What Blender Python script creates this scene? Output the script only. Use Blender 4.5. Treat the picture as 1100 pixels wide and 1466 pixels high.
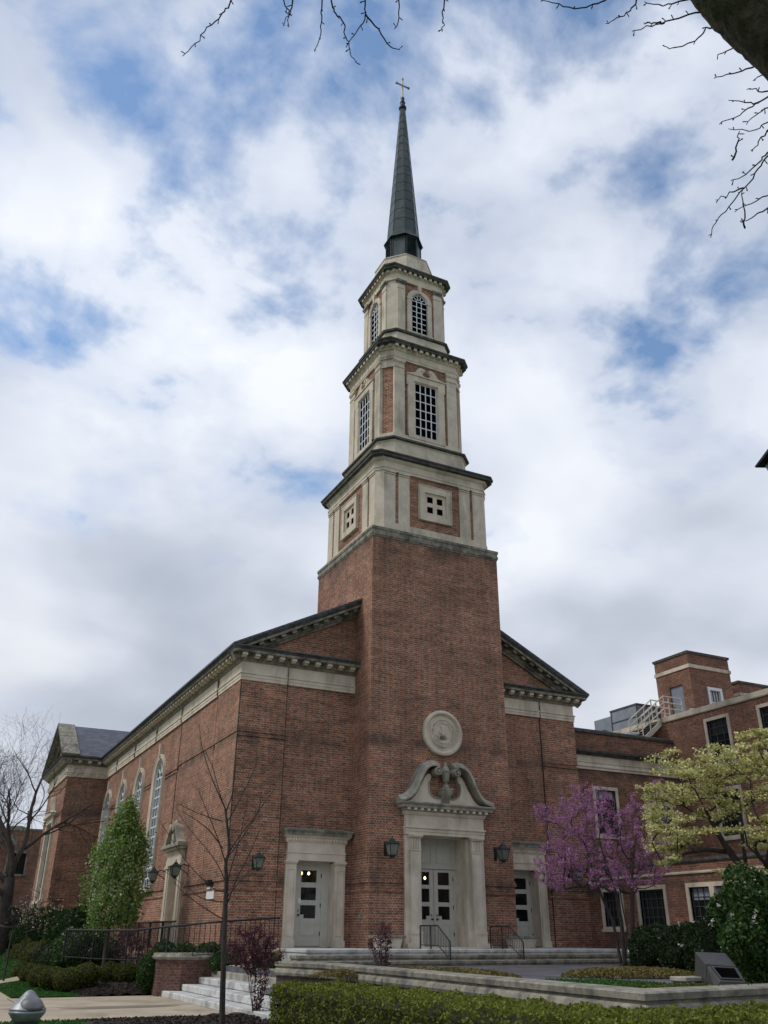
import bpy, bmesh, math, random
import numpy as np
from mathutils import Vector, Matrix, Euler
PI = math.pi
random.seed(11); rng = np.random.default_rng(11)
S = bpy.context.scene
for o in list(bpy.data.objects): bpy.data.objects.remove(o)

# ------------------------------------------------------------------ camera
CAM = Vector((-13.01947, -26.94450, 1.6))
pitch, yaw, roll, FPX = 0.45473715, 0.46416395, 0.0062012, 1237.7054
fwd = Vector((math.sin(yaw)*math.cos(pitch), math.cos(yaw)*math.cos(pitch), math.sin(pitch)))
rgt = Vector((math.cos(yaw), -math.sin(yaw), 0)); upv = rgt.cross(fwd)
r2 = math.cos(roll)*rgt+math.sin(roll)*upv; u2 = -math.sin(roll)*rgt+math.cos(roll)*upv
cd = bpy.data.cameras.new('camera'); cam = bpy.data.objects.new('camera', cd); S.collection.objects.link(cam)
cam.matrix_world = Matrix(((r2.x, u2.x, -fwd.x, CAM.x), (r2.y, u2.y, -fwd.y, CAM.y), (r2.z, u2.z, -fwd.z, CAM.z), (0, 0, 0, 1)))
cd.sensor_fit = 'VERTICAL'; cd.sensor_height = 24; cd.lens = FPX/1466*24; cd.clip_start = .05; cd.clip_end = 2000
S.camera = cam
# ------------------------------------------------------------------ sky, sun, exposure
SUN_EL, SUN_AZ = math.radians(50), math.radians(-72)      # azimuth measured from +Y towards +X
W = bpy.data.worlds.new('World'); S.world = W; W.use_nodes = True
nt = W.node_tree; N = nt.nodes; L = nt.links; N.clear()
def nd(nt, t, **k):
    n = nt.nodes.new(t)
    for a, b in k.items():
        if a in n.inputs.keys(): n.inputs[a].default_value = b
        else: setattr(n, a, b)
    return n
out = nd(nt, 'ShaderNodeOutputWorld'); bg = nd(nt, 'ShaderNodeBackground'); bg.inputs['Strength'].default_value = 0.1
L.new(bg.outputs[0], out.inputs[0])
sky = nd(nt, 'ShaderNodeTexSky', sky_type='NISHITA'); sky.sun_disc = False
sky.sun_elevation = SUN_EL; sky.sun_rotation = SUN_AZ; sky.air_density = 1.0; sky.dust_density = .4; sky.ozone_density = 1.5
tc = nd(nt, 'ShaderNodeTexCoord')
sp = nd(nt, 'ShaderNodeSeparateXYZ'); L.new(tc.outputs['Generated'], sp.inputs[0])
def mth(nt, op, a, b=None, clamp=False):
    n = nd(nt, 'ShaderNodeMath', operation=op, use_clamp=clamp)
    for i, v in enumerate((a, b)):
        if v is None: continue
        if isinstance(v, (int, float)): n.inputs[i].default_value = v
        else: nt.links.new(v, n.inputs[i])
    return n.outputs[0]
zz = mth(nt, 'ADD', mth(nt, 'MAXIMUM', sp.outputs[2], 0.0), .32)
cx_ = mth(nt, 'DIVIDE', sp.outputs[0], zz); cy_ = mth(nt, 'DIVIDE', sp.outputs[1], zz)
cmb = nd(nt, 'ShaderNodeCombineXYZ'); L.new(cx_, cmb.inputs[0]); L.new(cy_, cmb.inputs[1])
def noise(nt, vec, scale, detail=6, rough=.55, dist=0, off=(0, 0, 0), st=(1, 1, 1)):
    mp = nd(nt, 'ShaderNodeMapping'); nt.links.new(vec, mp.inputs[0]); mp.inputs[1].default_value = off; mp.inputs[3].default_value = st
    n = nd(nt, 'ShaderNodeTexNoise'); nt.links.new(mp.outputs[0], n.inputs['Vector'])
    n.inputs['Scale'].default_value = scale; n.inputs['Detail'].default_value = detail; n.inputs['Roughness'].default_value = rough; n.inputs['Distortion'].default_value = dist
    return n.outputs['Fac']
def ramp(nt, fac, stops, interp='LINEAR'):
    r = nd(nt, 'ShaderNodeValToRGB'); nt.links.new(fac, r.inputs[0]); e = r.color_ramp.elements; r.color_ramp.interpolation = interp
    while len(e) > 1: e.remove(e[-1])
    e[0].position = stops[0][0]; c = stops[0][1]; e[0].color = (c, c, c, 1) if isinstance(c, (int, float)) else (*c, 1)
    for p, c in stops[1:]:
        q = e.new(p); q.color = (c, c, c, 1) if isinstance(c, (int, float)) else (*c, 1)
    return r.outputs[0]
def mix(nt, fac, a, b, mode='MIX'):
    m = nd(nt, 'ShaderNodeMixRGB', blend_type=mode)
    for i, v in enumerate((fac, a, b)):
        if isinstance(v, (int, float)): m.inputs[i].default_value = v if i == 0 else (v, v, v, 1)
        elif isinstance(v, tuple): m.inputs[i].default_value = (*v, 1) if len(v) == 3 else v
        else: nt.links.new(v, m.inputs[i])
    return m.outputs[0]
CV = cmb.outputs[0]
n1 = noise(nt, CV, 6.2, 10, .54, .12, (5.3, 1.2, 0.4))
n2 = noise(nt, CV, 2.8, 4, .5, .2, (3.3, 6.2, 5.0))
cover = mth(nt, 'ADD', mth(nt, 'MULTIPLY', n1, .62), mth(nt, 'MULTIPLY', n2, .38))
elev = ramp(nt, sp.outputs[2], [(0.0, .5), (.30, .38), (.45, .24), (.60, .06), (.72, 0.01), (.9, .0)])       # overcast low down, broken overhead
cover = mth(nt, 'ADD', cover, mth(nt, 'MULTIPLY', elev, .5))
mask = ramp(nt, cover, [(.41, 0.04), (.46, .38), (.51, .80), (.60, 1.0)])
n3 = noise(nt, CV, 2.6, 7, .42, .15, (1.0, 6.6, 2.0))
n4 = noise(nt, CV, .8, 3, .5, .0, (4.0, 9.1, 1.0))
shade = mth(nt, 'ADD', mth(nt, 'MULTIPLY', n3, .6), mth(nt, 'MULTIPLY', n4, .4))
ccol = ramp(nt, shade, [(.34, (3.4, 3.85, 4.6)), (.44, (4.4, 4.8, 5.6)), (.52, (5.7, 6.05, 6.8)), (.60, (6.9, 7.15, 7.6))])
lowgrey = ramp(nt, sp.outputs[2], [(0.0, .80), (.22, .84), (.38, .95), (.6, 1.0), (1.0, 1.04)])
ccol = mix(nt, 1.0, ccol, lowgrey, 'MULTIPLY')
skb = mix(nt, 1.0, sky.outputs[0], (1.15, 1.30, 1.35), 'MULTIPLY')
final = mix(nt, mask, skb, ccol)
L.new(final, bg.inputs['Color'])
sl = bpy.data.lights.new('sun', 'SUN'); sl.energy = 1.2; sl.angle = math.radians(14); sl.color = (1, .95, .87)
sun = bpy.data.objects.new('sun', sl); S.collection.objects.link(sun)
sd = Vector((math.sin(SUN_AZ)*math.cos(SUN_EL), math.cos(SUN_AZ)*math.cos(SUN_EL), math.sin(SUN_EL)))
sun.rotation_euler = sd.to_track_quat('Z', 'Y').to_euler(); sun.location = (0, 0, 60)
S.view_settings.view_transform = 'Standard'; S.view_settings.look = 'None'; S.view_settings.gamma = 1; S.view_settings.exposure = 0.46
S.render.engine = 'CYCLES'; S.cycles.max_bounces = 6; S.cycles.transparent_max_bounces = 12

# ------------------------------------------------------------------ materials
MATS = {}
def newmat(name):
    m = bpy.data.materials.new(name); m.use_nodes = True; MATS[name] = m
    t = m.node_tree; b = t.nodes['Principled BSDF']; return m, t, b
def pos(t): return t.nodes.new('ShaderNodeNewGeometry').outputs['Position']
def bump(t, b, h, dist, strength=1.0):
    n = nd(t, 'ShaderNodeBump'); n.inputs['Distance'].default_value = dist; n.inputs['Strength'].default_value = strength
    t.links.new(h, n.inputs['Height']); t.links.new(n.outputs[0], b.inputs['Normal'])
def mottled(name, c1, c2, scale=3, rough=.8, bmp=.003, bscale=40, c3=None, s3=.6, metal=0, streak=0):
    m, t, b = newmat(name); P = pos(t)
    f = noise(t, P, scale, 7, .6)
    col = ramp(t, f, [(.35, c1), (.65, c2)])
    if c3:
        f3 = noise(t, P, s3, 5, .6, .3, (7, 3, 1), (1, 1, .35) if streak else (1, 1, 1))
        col = mix(t, ramp(t, f3, [(.5, 0.0), (.68, 1.0)]), col, c3)
    t.links.new(col, b.inputs['Base Color']); b.inputs['Roughness'].default_value = rough; b.inputs['Metallic'].default_value = metal
    if bmp: bump(t, b, noise(t, P, bscale, 4, .6), bmp)
    return m
def brickmat(name, c1, c2, mortar, bw=.215, rh=.0745, dark=.5, soot=(.10, .055, .04)):
    m, t, b = newmat(name)
    g = t.nodes.new('ShaderNodeNewGeometry')
    s = nd(t, 'ShaderNodeSeparateXYZ'); t.links.new(g.outputs['Position'], s.inputs[0])
    n = nd(t, 'ShaderNodeSeparateXYZ'); t.links.new(g.outputs['True Normal'], n.inputs[0])
    fx = mth(t, 'GREATER_THAN', mth(t, 'ABSOLUTE', n.outputs[0]), mth(t, 'ABSOLUTE', n.outputs[1]))
    u = nd(t, 'ShaderNodeMix'); t.links.new(fx, u.inputs[0]); t.links.new(s.outputs[0], u.inputs[2]); t.links.new(s.outputs[1], u.inputs[3])
    c = nd(t, 'ShaderNodeCombineXYZ'); t.links.new(u.outputs[0], c.inputs[0]); t.links.new(s.outputs[2], c.inputs[1])
    br = nd(t, 'ShaderNodeTexBrick'); t.links.new(c.outputs[0], br.inputs['Vector'])
    br.inputs['Scale'].default_value = 1; br.inputs['Brick Width'].default_value = bw; br.inputs['Row Height'].default_value = rh
    br.inputs['Mortar Size'].default_value = .0085; br.inputs['Mortar Smooth'].default_value = .2; br.inputs['Bias'].default_value = -.1
    br.offset = .5; br.squash = .5; br.squash_frequency = 2
    br.inputs['Color1'].default_value = (*c1, 1); br.inputs['Color2'].default_value = (*c2, 1); br.inputs['Mortar'].default_value = (*mortar, 1)
    P = g.outputs['Position']
    # some bricks burnt dark
    f1 = noise(t, P, .55, 6, .65, .4, (2, 5, 1)); f2 = noise(t, P, 7, 3, .5, 0, (0, 0, 0), (1, 1, 3))
    f4 = noise(t, P, 2.2, 4, .6, .2, (9, 1, 4))
    col = mix(t, 1.0, br.outputs['Color'], ramp(t, f1, [(.3, .62), (.5, .95), (.7, 1.2)]), 'MULTIPLY')
    col = mix(t, 1.0, col, ramp(t, f2, [(.3, .6), (.5, 1.0), (.7, 1.35)]), 'MULTIPLY')
    f5 = noise(t, P, 1.6, 5, .6, .3, (4, 8, 2), (1, 1, .12)); col = mix(t, 1.0, col, ramp(t, f5, [(.35, .84), (.5, 1.0), (.68, 1.06)]), 'MULTIPLY')
    f7 = noise(t, P, 3.2, 5, .65, .2, (3, 3, 7), (.35, .35, 1.6)); col = mix(t, 1.0, col, ramp(t, f7, [(.3, .68), (.45, .92), (.55, 1.04), (.7, 1.28)]), 'MULTIPLY')
    f6 = noise(t, P, 5, 3, .5, 0, (1, 8, 5), (1, 1, 2.5)); col = mix(t, ramp(t, f6, [(.60, 0.0), (.72, .35)]), col, tuple(min(1, v*1.7) for v in c1))
    col = mix(t, ramp(t, f4, [(.58, 0.0), (.75, dark)]), col, soot)
    def band(z0, w): return mth(t, 'MAXIMUM', mth(t, 'SUBTRACT', 1.0, mth(t, 'DIVIDE', mth(t, 'ABSOLUTE', mth(t, 'SUBTRACT', s.outputs[2], z0)), w)), 0.0)
    st_ = mth(t, 'ADD', mth(t, 'ADD', band(3.12, .42), band(7.62, .35)), band(15.2, .7))     # grime caught on the brick ledges and under the stone band
    st_ = mth(t, 'MULTIPLY', st_, ramp(t, noise(t, P, 1.8, 5, .65, .3, (6, 2, 7), (1, 1, .6)), [(.38, 0.0), (.62, 1.0)]), clamp=True)
    col = mix(t, mth(t, 'MULTIPLY', st_, .75), col, (.05, .036, .03))
    t.links.new(col, b.inputs['Base Color']); b.inputs['Roughness'].default_value = .9
    bump(t, b, mth(t, 'ADD', mth(t, 'MULTIPLY', br.outputs['Fac'], -1.0), mth(t, 'MULTIPLY', noise(t, P, 60, 3), .4)), .008)
    return m
BRICK = brickmat('brick', (.36, .138, .076), (.155, .070, .047), (.43, .335, .235))
BRICK2 = brickmat('old_brick', (.25, .098, .058), (.125, .058, .040), (.28, .20, .135), dark=.6)
BRICKD = brickmat('weathered_brick', (.085, .05, .037), (.06, .038, .03), (.11, .085, .062), dark=.4)
BRICKP = brickmat('planter_brick', (.14, .055, .038), (.05, .028, .024), (.14, .10, .075), dark=.9)
STONE = mottled('limestone', (.52, .445, .345), (.66, .575, .45), 2.2, .85, .004, 30, (.33, .29, .22), 1.1, streak=1)
STONEP = mottled('pale_limestone', (.56, .48, .375), (.69, .60, .475), 2.2, .8, .002, 30, (.41, .36, .27), 1.5, streak=1)
STONEG = mottled('grey_weathered_stone', (.13, .12, .095), (.32, .29, .225), 5, .9, .006, 25, (.075, .073, .065), 1.6)
STONEM = mottled('mid_weathered_stone', (.22, .205, .165), (.42, .385, .30), 3, .85, .004, 25, (.14, .135, .115), 1.6, streak=1)
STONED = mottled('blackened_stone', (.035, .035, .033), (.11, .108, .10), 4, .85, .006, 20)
MARBLE = mottled('pale_marble', (.42, .42, .40), (.60, .60, .57), 3, .7, .003, 15, (.24, .24, .22), 2.0)
PAINTW = mottled('white_paint', (.62, .64, .66), (.72, .74, .76), 8, .5, 0)
PAINTG = mottled('grey_green_paint', (.44, .425, .36), (.50, .48, .41), 4, .5, .001)
SLATE = None
def slatemat(name, c1, c2, gap):
    m, t, b = newmat(name); g = t.nodes.new('ShaderNodeNewGeometry')
    s = nd(t, 'ShaderNodeSeparateXYZ'); t.links.new(g.outputs['Position'], s.inputs[0])
    n = nd(t, 'ShaderNodeSeparateXYZ'); t.links.new(g.outputs['True Normal'], n.inputs[0])
    fx = mth(t, 'GREATER_THAN', mth(t, 'ABSOLUTE', n.outputs[0]), mth(t, 'ABSOLUTE', n.outputs[1]))
    u = nd(t, 'ShaderNodeMix'); t.links.new(fx, u.inputs[0]); t.links.new(s.outputs[0], u.inputs[2]); t.links.new(s.outputs[1], u.inputs[3])
    c = nd(t, 'ShaderNodeCombineXYZ'); t.links.new(u.outputs[0], c.inputs[0]); t.links.new(s.outputs[2], c.inputs[1])
    br = nd(t, 'ShaderNodeTexBrick'); t.links.new(c.outputs[0], br.inputs['Vector']); br.inputs['Scale'].default_value = 1
    br.inputs['Brick Width'].default_value = .34; br.inputs['Row Height'].default_value = .12; br.inputs['Mortar Size'].default_value = .012
    br.inputs['Color1'].default_value = (*c1, 1); br.inputs['Color2'].default_value = (*c2, 1); br.inputs['Mortar'].default_value = (*gap, 1)
    col = mix(t, 1.0, br.outputs['Color'], ramp(t, noise(t, g.outputs['Position'], 1.5, 5), [(.3, .7), (.7, 1.25)]), 'MULTIPLY')
    t.links.new(col, b.inputs['Base Color']); b.inputs['Roughness'].default_value = .6
    bump(t, b, mth(t, 'MULTIPLY', br.outputs['Fac'], -1.0), .01)
    return m
SLATE = slatemat('slate', (.12, .125, .155), (.065, .07, .09), (.03, .03, .035))
COPPER = mottled('patinated_dark_copper', (.014, .028, .025), (.038, .056, .048), 2.5, .42, .004, 8, (.075, .085, .085), 1.2, metal=.35, streak=1)
COPRIB = mottled('dark_metal_seam', (.012, .018, .018), (.022, .03, .03), 5, .5, 0, metal=.4)
IRON = mottled('black_iron', (.007, .007, .008), (.013, .013, .014), 9, .7, 0)
LANTM = mottled('verdigris_black_metal', (.018, .03, .028), (.035, .055, .05), 9, .45, 0, metal=.3)
BRONZE = mottled('dark_bronze_metal', (.030, .027, .025), (.040, .036, .033), 6, .45, .0005)
ALU = mottled('grey_aluminium', (.30, .31, .32), (.40, .41, .42), 5, .38, 0, metal=.55)
SHEET = mottled('galvanised_sheet', (.20, .225, .25), (.28, .31, .34), 1.5, .5, 0, metal=.3)
SHEETD = mottled('sheet_seam', (.05, .055, .06), (.07, .075, .08), 3, .6, 0)
CREAMM = mottled('cream_metal_paint', (.50, .45, .36), (.60, .55, .45), 5, .5, 0)
DOORB = mottled('blue_grey_door_paint', (.16, .19, .23), (.20, .23, .27), 4, .5, 0)
CONC = mottled('concrete_paving', (.36, .29, .205), (.44, .36, .265), 1.2, .9, .003, 60, (.28, .22, .15), .8)
PAVE = mottled('dark_slate_paving', (.05, .05, .055), (.13, .13, .14), 1.3, .55, .004, 20)
MULCH = mottled('mulch', (.022, .014, .011), (.055, .036, .028), 14, .95, .03, 22)
SOIL = mottled('turf_soil', (.025, .07, .014), (.04, .10, .02), 3, .95, .03, 40)
PAPER = mottled('white_paper', (.7, .7, .7), (.78, .78, .78), 5, .6, 0)
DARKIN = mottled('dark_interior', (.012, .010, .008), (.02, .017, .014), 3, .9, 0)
SASH = mottled('dark_sash', (.05, .055, .055), (.08, .085, .085), 5, .5, 0)
PIPE = mottled('pipe_insulation', (.22, .24, .27), (.32, .34, .37), 4, .5, 0)
def glassmat(name, col, rough=.08, spec=.5, trans=0):
    m, t, b = newmat(name)
    P = pos(t); c = ramp(t, noise(t, P, 1.8, 3), [(.35, tuple(v*.7 for v in col)), (.65, tuple(min(1, v*1.3) for v in col))])
    t.links.new(c, b.inputs['Base Color']); b.inputs['Roughness'].default_value = rough; b.inputs['Specular IOR Level'].default_value = spec
    if trans:
        o = t.nodes['Material Output']; tr = t.nodes.new('ShaderNodeBsdfTransparent'); mx = t.nodes.new('ShaderNodeMixShader'); mx.inputs[0].default_value = 1-trans
        t.links.new(tr.outputs[0], mx.inputs[1]); t.links.new(b.outputs[0], mx.inputs[2]); t.links.new(mx.outputs[0], o.inputs[0])
    return m
GLASSD = glassmat('dark_glass', (.012, .014, .016), .05)
GLASSB = glassmat('black_opening', (.003, .003, .003), .9, .0)
GLASSC = glassmat('clear_glass', (.03, .03, .03), .03, .5, .8)
GLASSN = glassmat('leaded_pale_glass', (.07, .085, .09), .2)
GLASSL = glassmat('frosted_lantern_glass', (.20, .23, .20), .3, .5, .25)
m, t, b = newmat('warm_bulb'); b.inputs['Emission Color'].default_value = (1, .62, .22, 1); b.inputs['Emission Strength'].default_value = 6; BULB = m
def barkmat(name, c1, c2, moss=None, sc=12):
    m, t, b = newmat(name); tcn = nd(t, 'ShaderNodeTexCoord'); P = pos(t)
    f = noise(t, P, sc, 6, .65, .3, (0, 0, 0), (1, 1, .35)); col = ramp(t, f, [(.35, c1), (.65, c2)])
    if moss: col = mix(t, ramp(t, noise(t, P, 5, 5, .6, .2, (3, 1, 2)), [(.52, 0.0), (.66, 1.0)]), col, moss)
    t.links.new(col, b.inputs['Base Color']); b.inputs['Roughness'].default_value = .95
    bump(t, b, noise(t, P, sc*2, 5, .7, .3, (0, 0, 0), (1, 1, .3)), .03 if moss else .02)
    return m
BARK = barkmat('grey_brown_bark', (.035, .027, .022), (.085, .07, .058))
BARKD = barkmat('dark_bark', (.022, .017, .015), (.055, .044, .038))
BARKM = barkmat('mossy_rough_bark', (.016, .011, .008), (.13, .10, .07), (.055, .055, .022), 16)
def leafmat(name, cols, rough=.6, tr=.35):
    m, t, b = newmat(name); g = t.nodes.new('ShaderNodeNewGeometry')
    st = [(i/(max(1, len(cols)-1)), c) for i, c in enumerate(cols)]
    c = ramp(t, g.outputs['Random Per Island'], st)
    c = mix(t, 1.0, c, ramp(t, noise(t, g.outputs['Position'], 2.5, 3), [(.3, .75), (.7, 1.2)]), 'MULTIPLY')
    t.links.new(c, b.inputs['Base Color']); b.inputs['Roughness'].default_value = rough; b.inputs['Specular IOR Level'].default_value = .25
    tl = t.nodes.new('ShaderNodeBsdfTranslucent'); t.links.new(c, tl.inputs[0]); mx = t.nodes.new('ShaderNodeMixShader'); mx.inputs[0].default_value = tr
    o = t.nodes['Material Output']; t.links.new(b.outputs[0], mx.inputs[1]); t.links.new(tl.outputs[0], mx.inputs[2]); t.links.new(mx.outputs[0], o.inputs[0])
    return m
LF_PEAR = leafmat('fresh_green_leaves', [(.09, .16, .028), (.15, .25, .045), (.23, .34, .075), (.44, .48, .30)])
LF_HEDGE = leafmat('yew_leaves', [(.055, .075, .010), (.12, .145, .018), (.22, .235, .03), (.16, .19, .03)])
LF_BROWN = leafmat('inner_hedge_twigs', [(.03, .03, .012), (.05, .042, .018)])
LF_DARK = leafmat('dark_evergreen_leaves', [(.010, .022, .008), (.018, .035, .011), (.028, .05, .014)])
LF_BUSH = leafmat('glossy_green_leaves', [(.02, .045, .010), (.04, .085, .018), (.075, .135, .035)], .4)
LF_YEW = leafmat('olive_green_leaves', [(.04, .055, .010), (.08, .095, .016), (.13, .14, .025)])
LF_RED = leafmat('redbud_blossom', [(.27, .10, .21), (.44, .19, .35), (.60, .33, .52), (.34, .13, .27)], .7, .3)
LF_DOG = leafmat('dogwood_bracts', [(.36, .35, .10), (.58, .54, .20), (.80, .75, .42), (.24, .26, .07)], .7, .3)
LF_PURP = leafmat('purple_leaves', [(.05, .012, .022), (.09, .028, .042), (.17, .08, .10)], .6, .25)
LF_WHITE = leafmat('white_blossom', [(.55, .55, .48), (.75, .74, .68)], .7, .3)
LF_PEACH = leafmat('peach_blossom', [(.35, .22, .14), (.55, .42, .32)], .7, .3)
LF_COVER = leafmat('groundcover_leaves', [(.10, .095, .025), (.20, .16, .05), (.28, .20, .08), (.09, .11, .025)])
LF_GRASS = leafmat('grass_blades', [(.022, .085, .012), (.04, .12, .02), (.06, .155, .028)])

# ------------------------------------------------------------------ mesh helpers
COL = S.collection
def wloc(o):
    v = Vector((0, 0, 0))
    while o is not None: v = v+Vector(o.location); o = o.parent
    return v
def tag(o, label=None, cat=None, group=None, kind=None):
    if label: o['label'] = label
    if cat: o['category'] = cat
    if group: o['group'] = group
    if kind: o['kind'] = kind
    return o
def empty(name, loc, label, cat, group=None):
    o = bpy.data.objects.new(name, None); o.empty_display_size = .3; o.location = loc; COL.objects.link(o); return tag(o, label, cat, group)
def copy_tree(o, parent=None):
    c = o.copy(); COL.objects.link(c); c.parent = parent
    for ch in [x for x in bpy.data.objects if x.parent == o]: copy_tree(ch, c)
    return c
class MB:
    def __init__(s): s.v = []; s.f = []; s.m = []; s.T = None; s.mi = 0
    def frame(s, o, u, w):          # local (a, b, c) -> o + a*u + b*w + c*Z ; w is the outward direction
        o, u, w = Vector(o), Vector(u), Vector(w); s.T = lambda a, b, c: (o.x+a*u.x+b*w.x, o.y+a*u.y+b*w.y, o.z+c+a*u.z+b*w.z); return s
    def add(s, vs, fs):
        n = len(s.v); s.v += [s.T(*p) for p in vs] if s.T else [tuple(p) for p in vs]
        s.f += [tuple(i+n for i in f) for f in fs]; s.m += [s.mi]*len(fs)
    def box(s, a0, a1, b0, b1, c0, c1):
        s.add([(a0, b0, c0), (a1, b0, c0), (a1, b1, c0), (a0, b1, c0), (a0, b0, c1), (a1, b0, c1), (a1, b1, c1), (a0, b1, c1)],
              [(0, 3, 2, 1), (4, 5, 6, 7), (0, 1, 5, 4), (1, 2, 6, 5), (2, 3, 7, 6), (3, 0, 4, 7)])
    def loft(s, rings, caps=True, closed=True):
        n = len(rings[0]); vs = [p for r in rings for p in r]; fs = []
        for k in range(len(rings)-1):
            for i in range(n if closed else n-1):
                j = (i+1) % n; fs.append((k*n+i, k*n+j, (k+1)*n+j, (k+1)*n+i))
        if caps: fs.append(tuple(range(n))[::-1]); fs.append(tuple(range((len(rings)-1)*n, len(rings)*n)))
        s.add(vs, fs)
    def sweep(s, path, prof, closed=False, vert=False, caps=True):
        # path 2D, prof = [(out, h)] closed polygon; out is to the RIGHT of travel
        n = len(path); rings = []
        for i in range(n):
            p = Vector(path[i])
            d0 = (p-Vector(path[i-1])) if (i > 0 or closed) else None
            d1 = (Vector(path[(i+1) % n])-p) if (i < n-1 or closed) else None
            if d0 is None: d0 = d1
            if d1 is None: d1 = d0
            d0 = d0.normalized(); d1 = d1.normalized()
            n0 = Vector((d0.y, -d0.x)); n1 = Vector((d1.y, -d1.x)); mm = n0+n1
            mm = mm/max(mm.dot(n0), .2) if mm.length > 1e-6 else n0
            rings.append([(p.x+o*mm.x, p.y+o*mm.y, h) if not vert else (p.x+o*mm.x, h, p.y+o*mm.y) for o, h in prof])
        if closed: rings.append(rings[0])
        s.loft(rings, caps=caps and not closed)
    def lathe(s, c, prof, seg=20, ang0=0):
        s.loft([[(c[0]+r*math.cos(ang0+2*PI*k/seg), c[1]+r*math.sin(ang0+2*PI*k/seg), c[2]+z) for k in range(seg)] for r, z in prof])
    def tube(s, pts, rad, seg=6):
        pts = [Vector(p) for p in pts]; n = len(pts)
        rad = [float(rad)]*n if isinstance(rad, (int, float)) else [float(q) for q in rad]
        rings = []; prev = None
        for i in range(n):
            d = (pts[min(i+1, n-1)]-pts[max(i-1, 0)])
            if d.length < 1e-9: d = Vector((0, 0, 1))
            d.normalize()
            if prev is None: a = d.orthogonal().normalized()
            else:
                a = prev-d*prev.dot(d); a = a.normalized() if a.length > 1e-6 else d.orthogonal().normalized()
            prev = a; b = d.cross(a)
            rings.append([tuple(pts[i]+rad[i]*(math.cos(2*PI*k/seg)*a+math.sin(2*PI*k/seg)*b)) for k in range(seg)])
        s.loft(rings)
    def build(s, name, mats, parent=None, smooth=False, recalc=True, bevel=0):
        me = bpy.data.meshes.new(name); off = wloc(parent) if parent is not None else Vector((0, 0, 0))
        me.from_pydata([(x-off.x, y-off.y, z-off.z) for x, y, z in s.v], [], s.f)
        mats = mats if isinstance(mats, (list, tuple)) else [mats]
        for m in mats: me.materials.append(m)
        me.polygons.foreach_set('material_index', s.m)
        if smooth: me.polygons.foreach_set('use_smooth', [True]*len(s.f))
        if recalc:
            bm = bmesh.new(); bm.from_mesh(me); bmesh.ops.recalc_face_normals(bm, faces=bm.faces); bm.to_mesh(me); bm.free()
        me.update(); o = bpy.data.objects.new(name, me); COL.objects.link(o)
        if parent is not None: o.parent = parent
        if bevel:
            md = o.modifiers.new('bevel', 'BEVEL'); md.width = bevel; md.segments = 1; md.limit_method = 'ANGLE'
        return o
def wall(mb, u0, u1, v0, v1, ops, depth, b=0.0):
    """one flat wall face at out=b with rectangular openings, each with reveals going in by depth"""
    us = sorted({u0, u1, *[o[0] for o in ops], *[o[1] for o in ops]}); vs = sorted({v0, v1, *[o[2] for o in ops], *[o[3] for o in ops]})
    for i in range(len(us)-1):
        for j in range(len(vs)-1):
            cu, cv = (us[i]+us[i+1])/2, (vs[j]+vs[j+1])/2
            if any(o[0] < cu < o[1] and o[2] < cv < o[3] for o in ops): continue
            mb.add([(us[i], b, vs[j]), (us[i+1], b, vs[j]), (us[i+1], b, vs[j+1]), (us[i], b, vs[j+1])], [(0, 1, 2, 3)])
    for a, c, d, e in ops:
        mb.add([(a, b, d), (c, b, d), (c, b, e), (a, b, e), (a, b-depth, d), (c, b-depth, d), (c, b-depth, e), (a, b-depth, e)],
               [(0, 4, 5, 1), (1, 5, 6, 2), (2, 6, 7, 3), (3, 7, 4, 0)])
def arch_pts(w, z0, zs, seg=14):
    """outline of an arched opening, half width w, from sill z0 up; travelling clockwise seen from outside (left jamb up, over, right jamb down)"""
    return [(-w, z0), (-w, zs)]+[(-w*math.cos(PI*k/seg), zs+w*math.sin(PI*k/seg)) for k in range(1, seg)]+[(w, zs), (w, z0)]
def arch_plate(mb, uc, w, z0, zs, W2, Z0, Z1, b0, b1, seg=14):
    """plate filling rectangle |u|<W2, Z0..Z1 with an arched hole"""
    A = arch_pts(w, z0, zs, seg); B = []
    for x, z in A:
        if z <= zs+1e-6 and abs(abs(x)-w) < 1e-6 and z < zs-1e-6: B.append((math.copysign(W2, x), Z0))
        else:
            dx, dz = x, z-zs
            k = min(W2/abs(dx) if abs(dx) > 1e-6 else 1e9, (Z1-zs)/dz if dz > 1e-6 else 1e9); B.append((dx*k, zs+dz*k))
    n = len(A)
    for i in range(n-1):
        q = [A[i], A[i+1], B[i+1], B[i]]
        mb.add([(uc+x, b0, z) for x, z in q]+[(uc+x, b1, z) for x, z in q], [(0, 1, 2, 3), (7, 6, 5, 4), (0, 4, 5, 1), (2, 6, 7, 3)])
    # corner triangles of the rectangle
    for sx in (-1, 1):
        cs = [p for p in B if abs(p[0]*sx-W2) < 1e-6 and p[1] > zs-1e-6]; ct = [p for p in B if abs(p[1]-Z1) < 1e-6 and p[0]*sx > 0]
        if cs and ct:
            a = max(cs, key=lambda p: p[1]); c = max(ct, key=lambda p: p[0]*sx); q = [a, (sx*W2, Z1), c]
            if abs(a[1]-Z1) > 1e-4: mb.add([(uc+x, b0, z) for x, z in q], [(0, 1, 2)])
def csq(h, c, z, cx=2.8, cy=2.64, hy=None):
    """chamfered square ring; h half side, c = chamfer (or half length of straight side if c<0)"""
    hy = hy or h; a = h-c; ay = hy-c
    return [(cx+x, cy+y, z) for x, y in [(-a, -hy), (a, -hy), (h, -ay), (h, ay), (a, hy), (-a, hy), (-h, ay), (-h, -ay)]]
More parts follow.
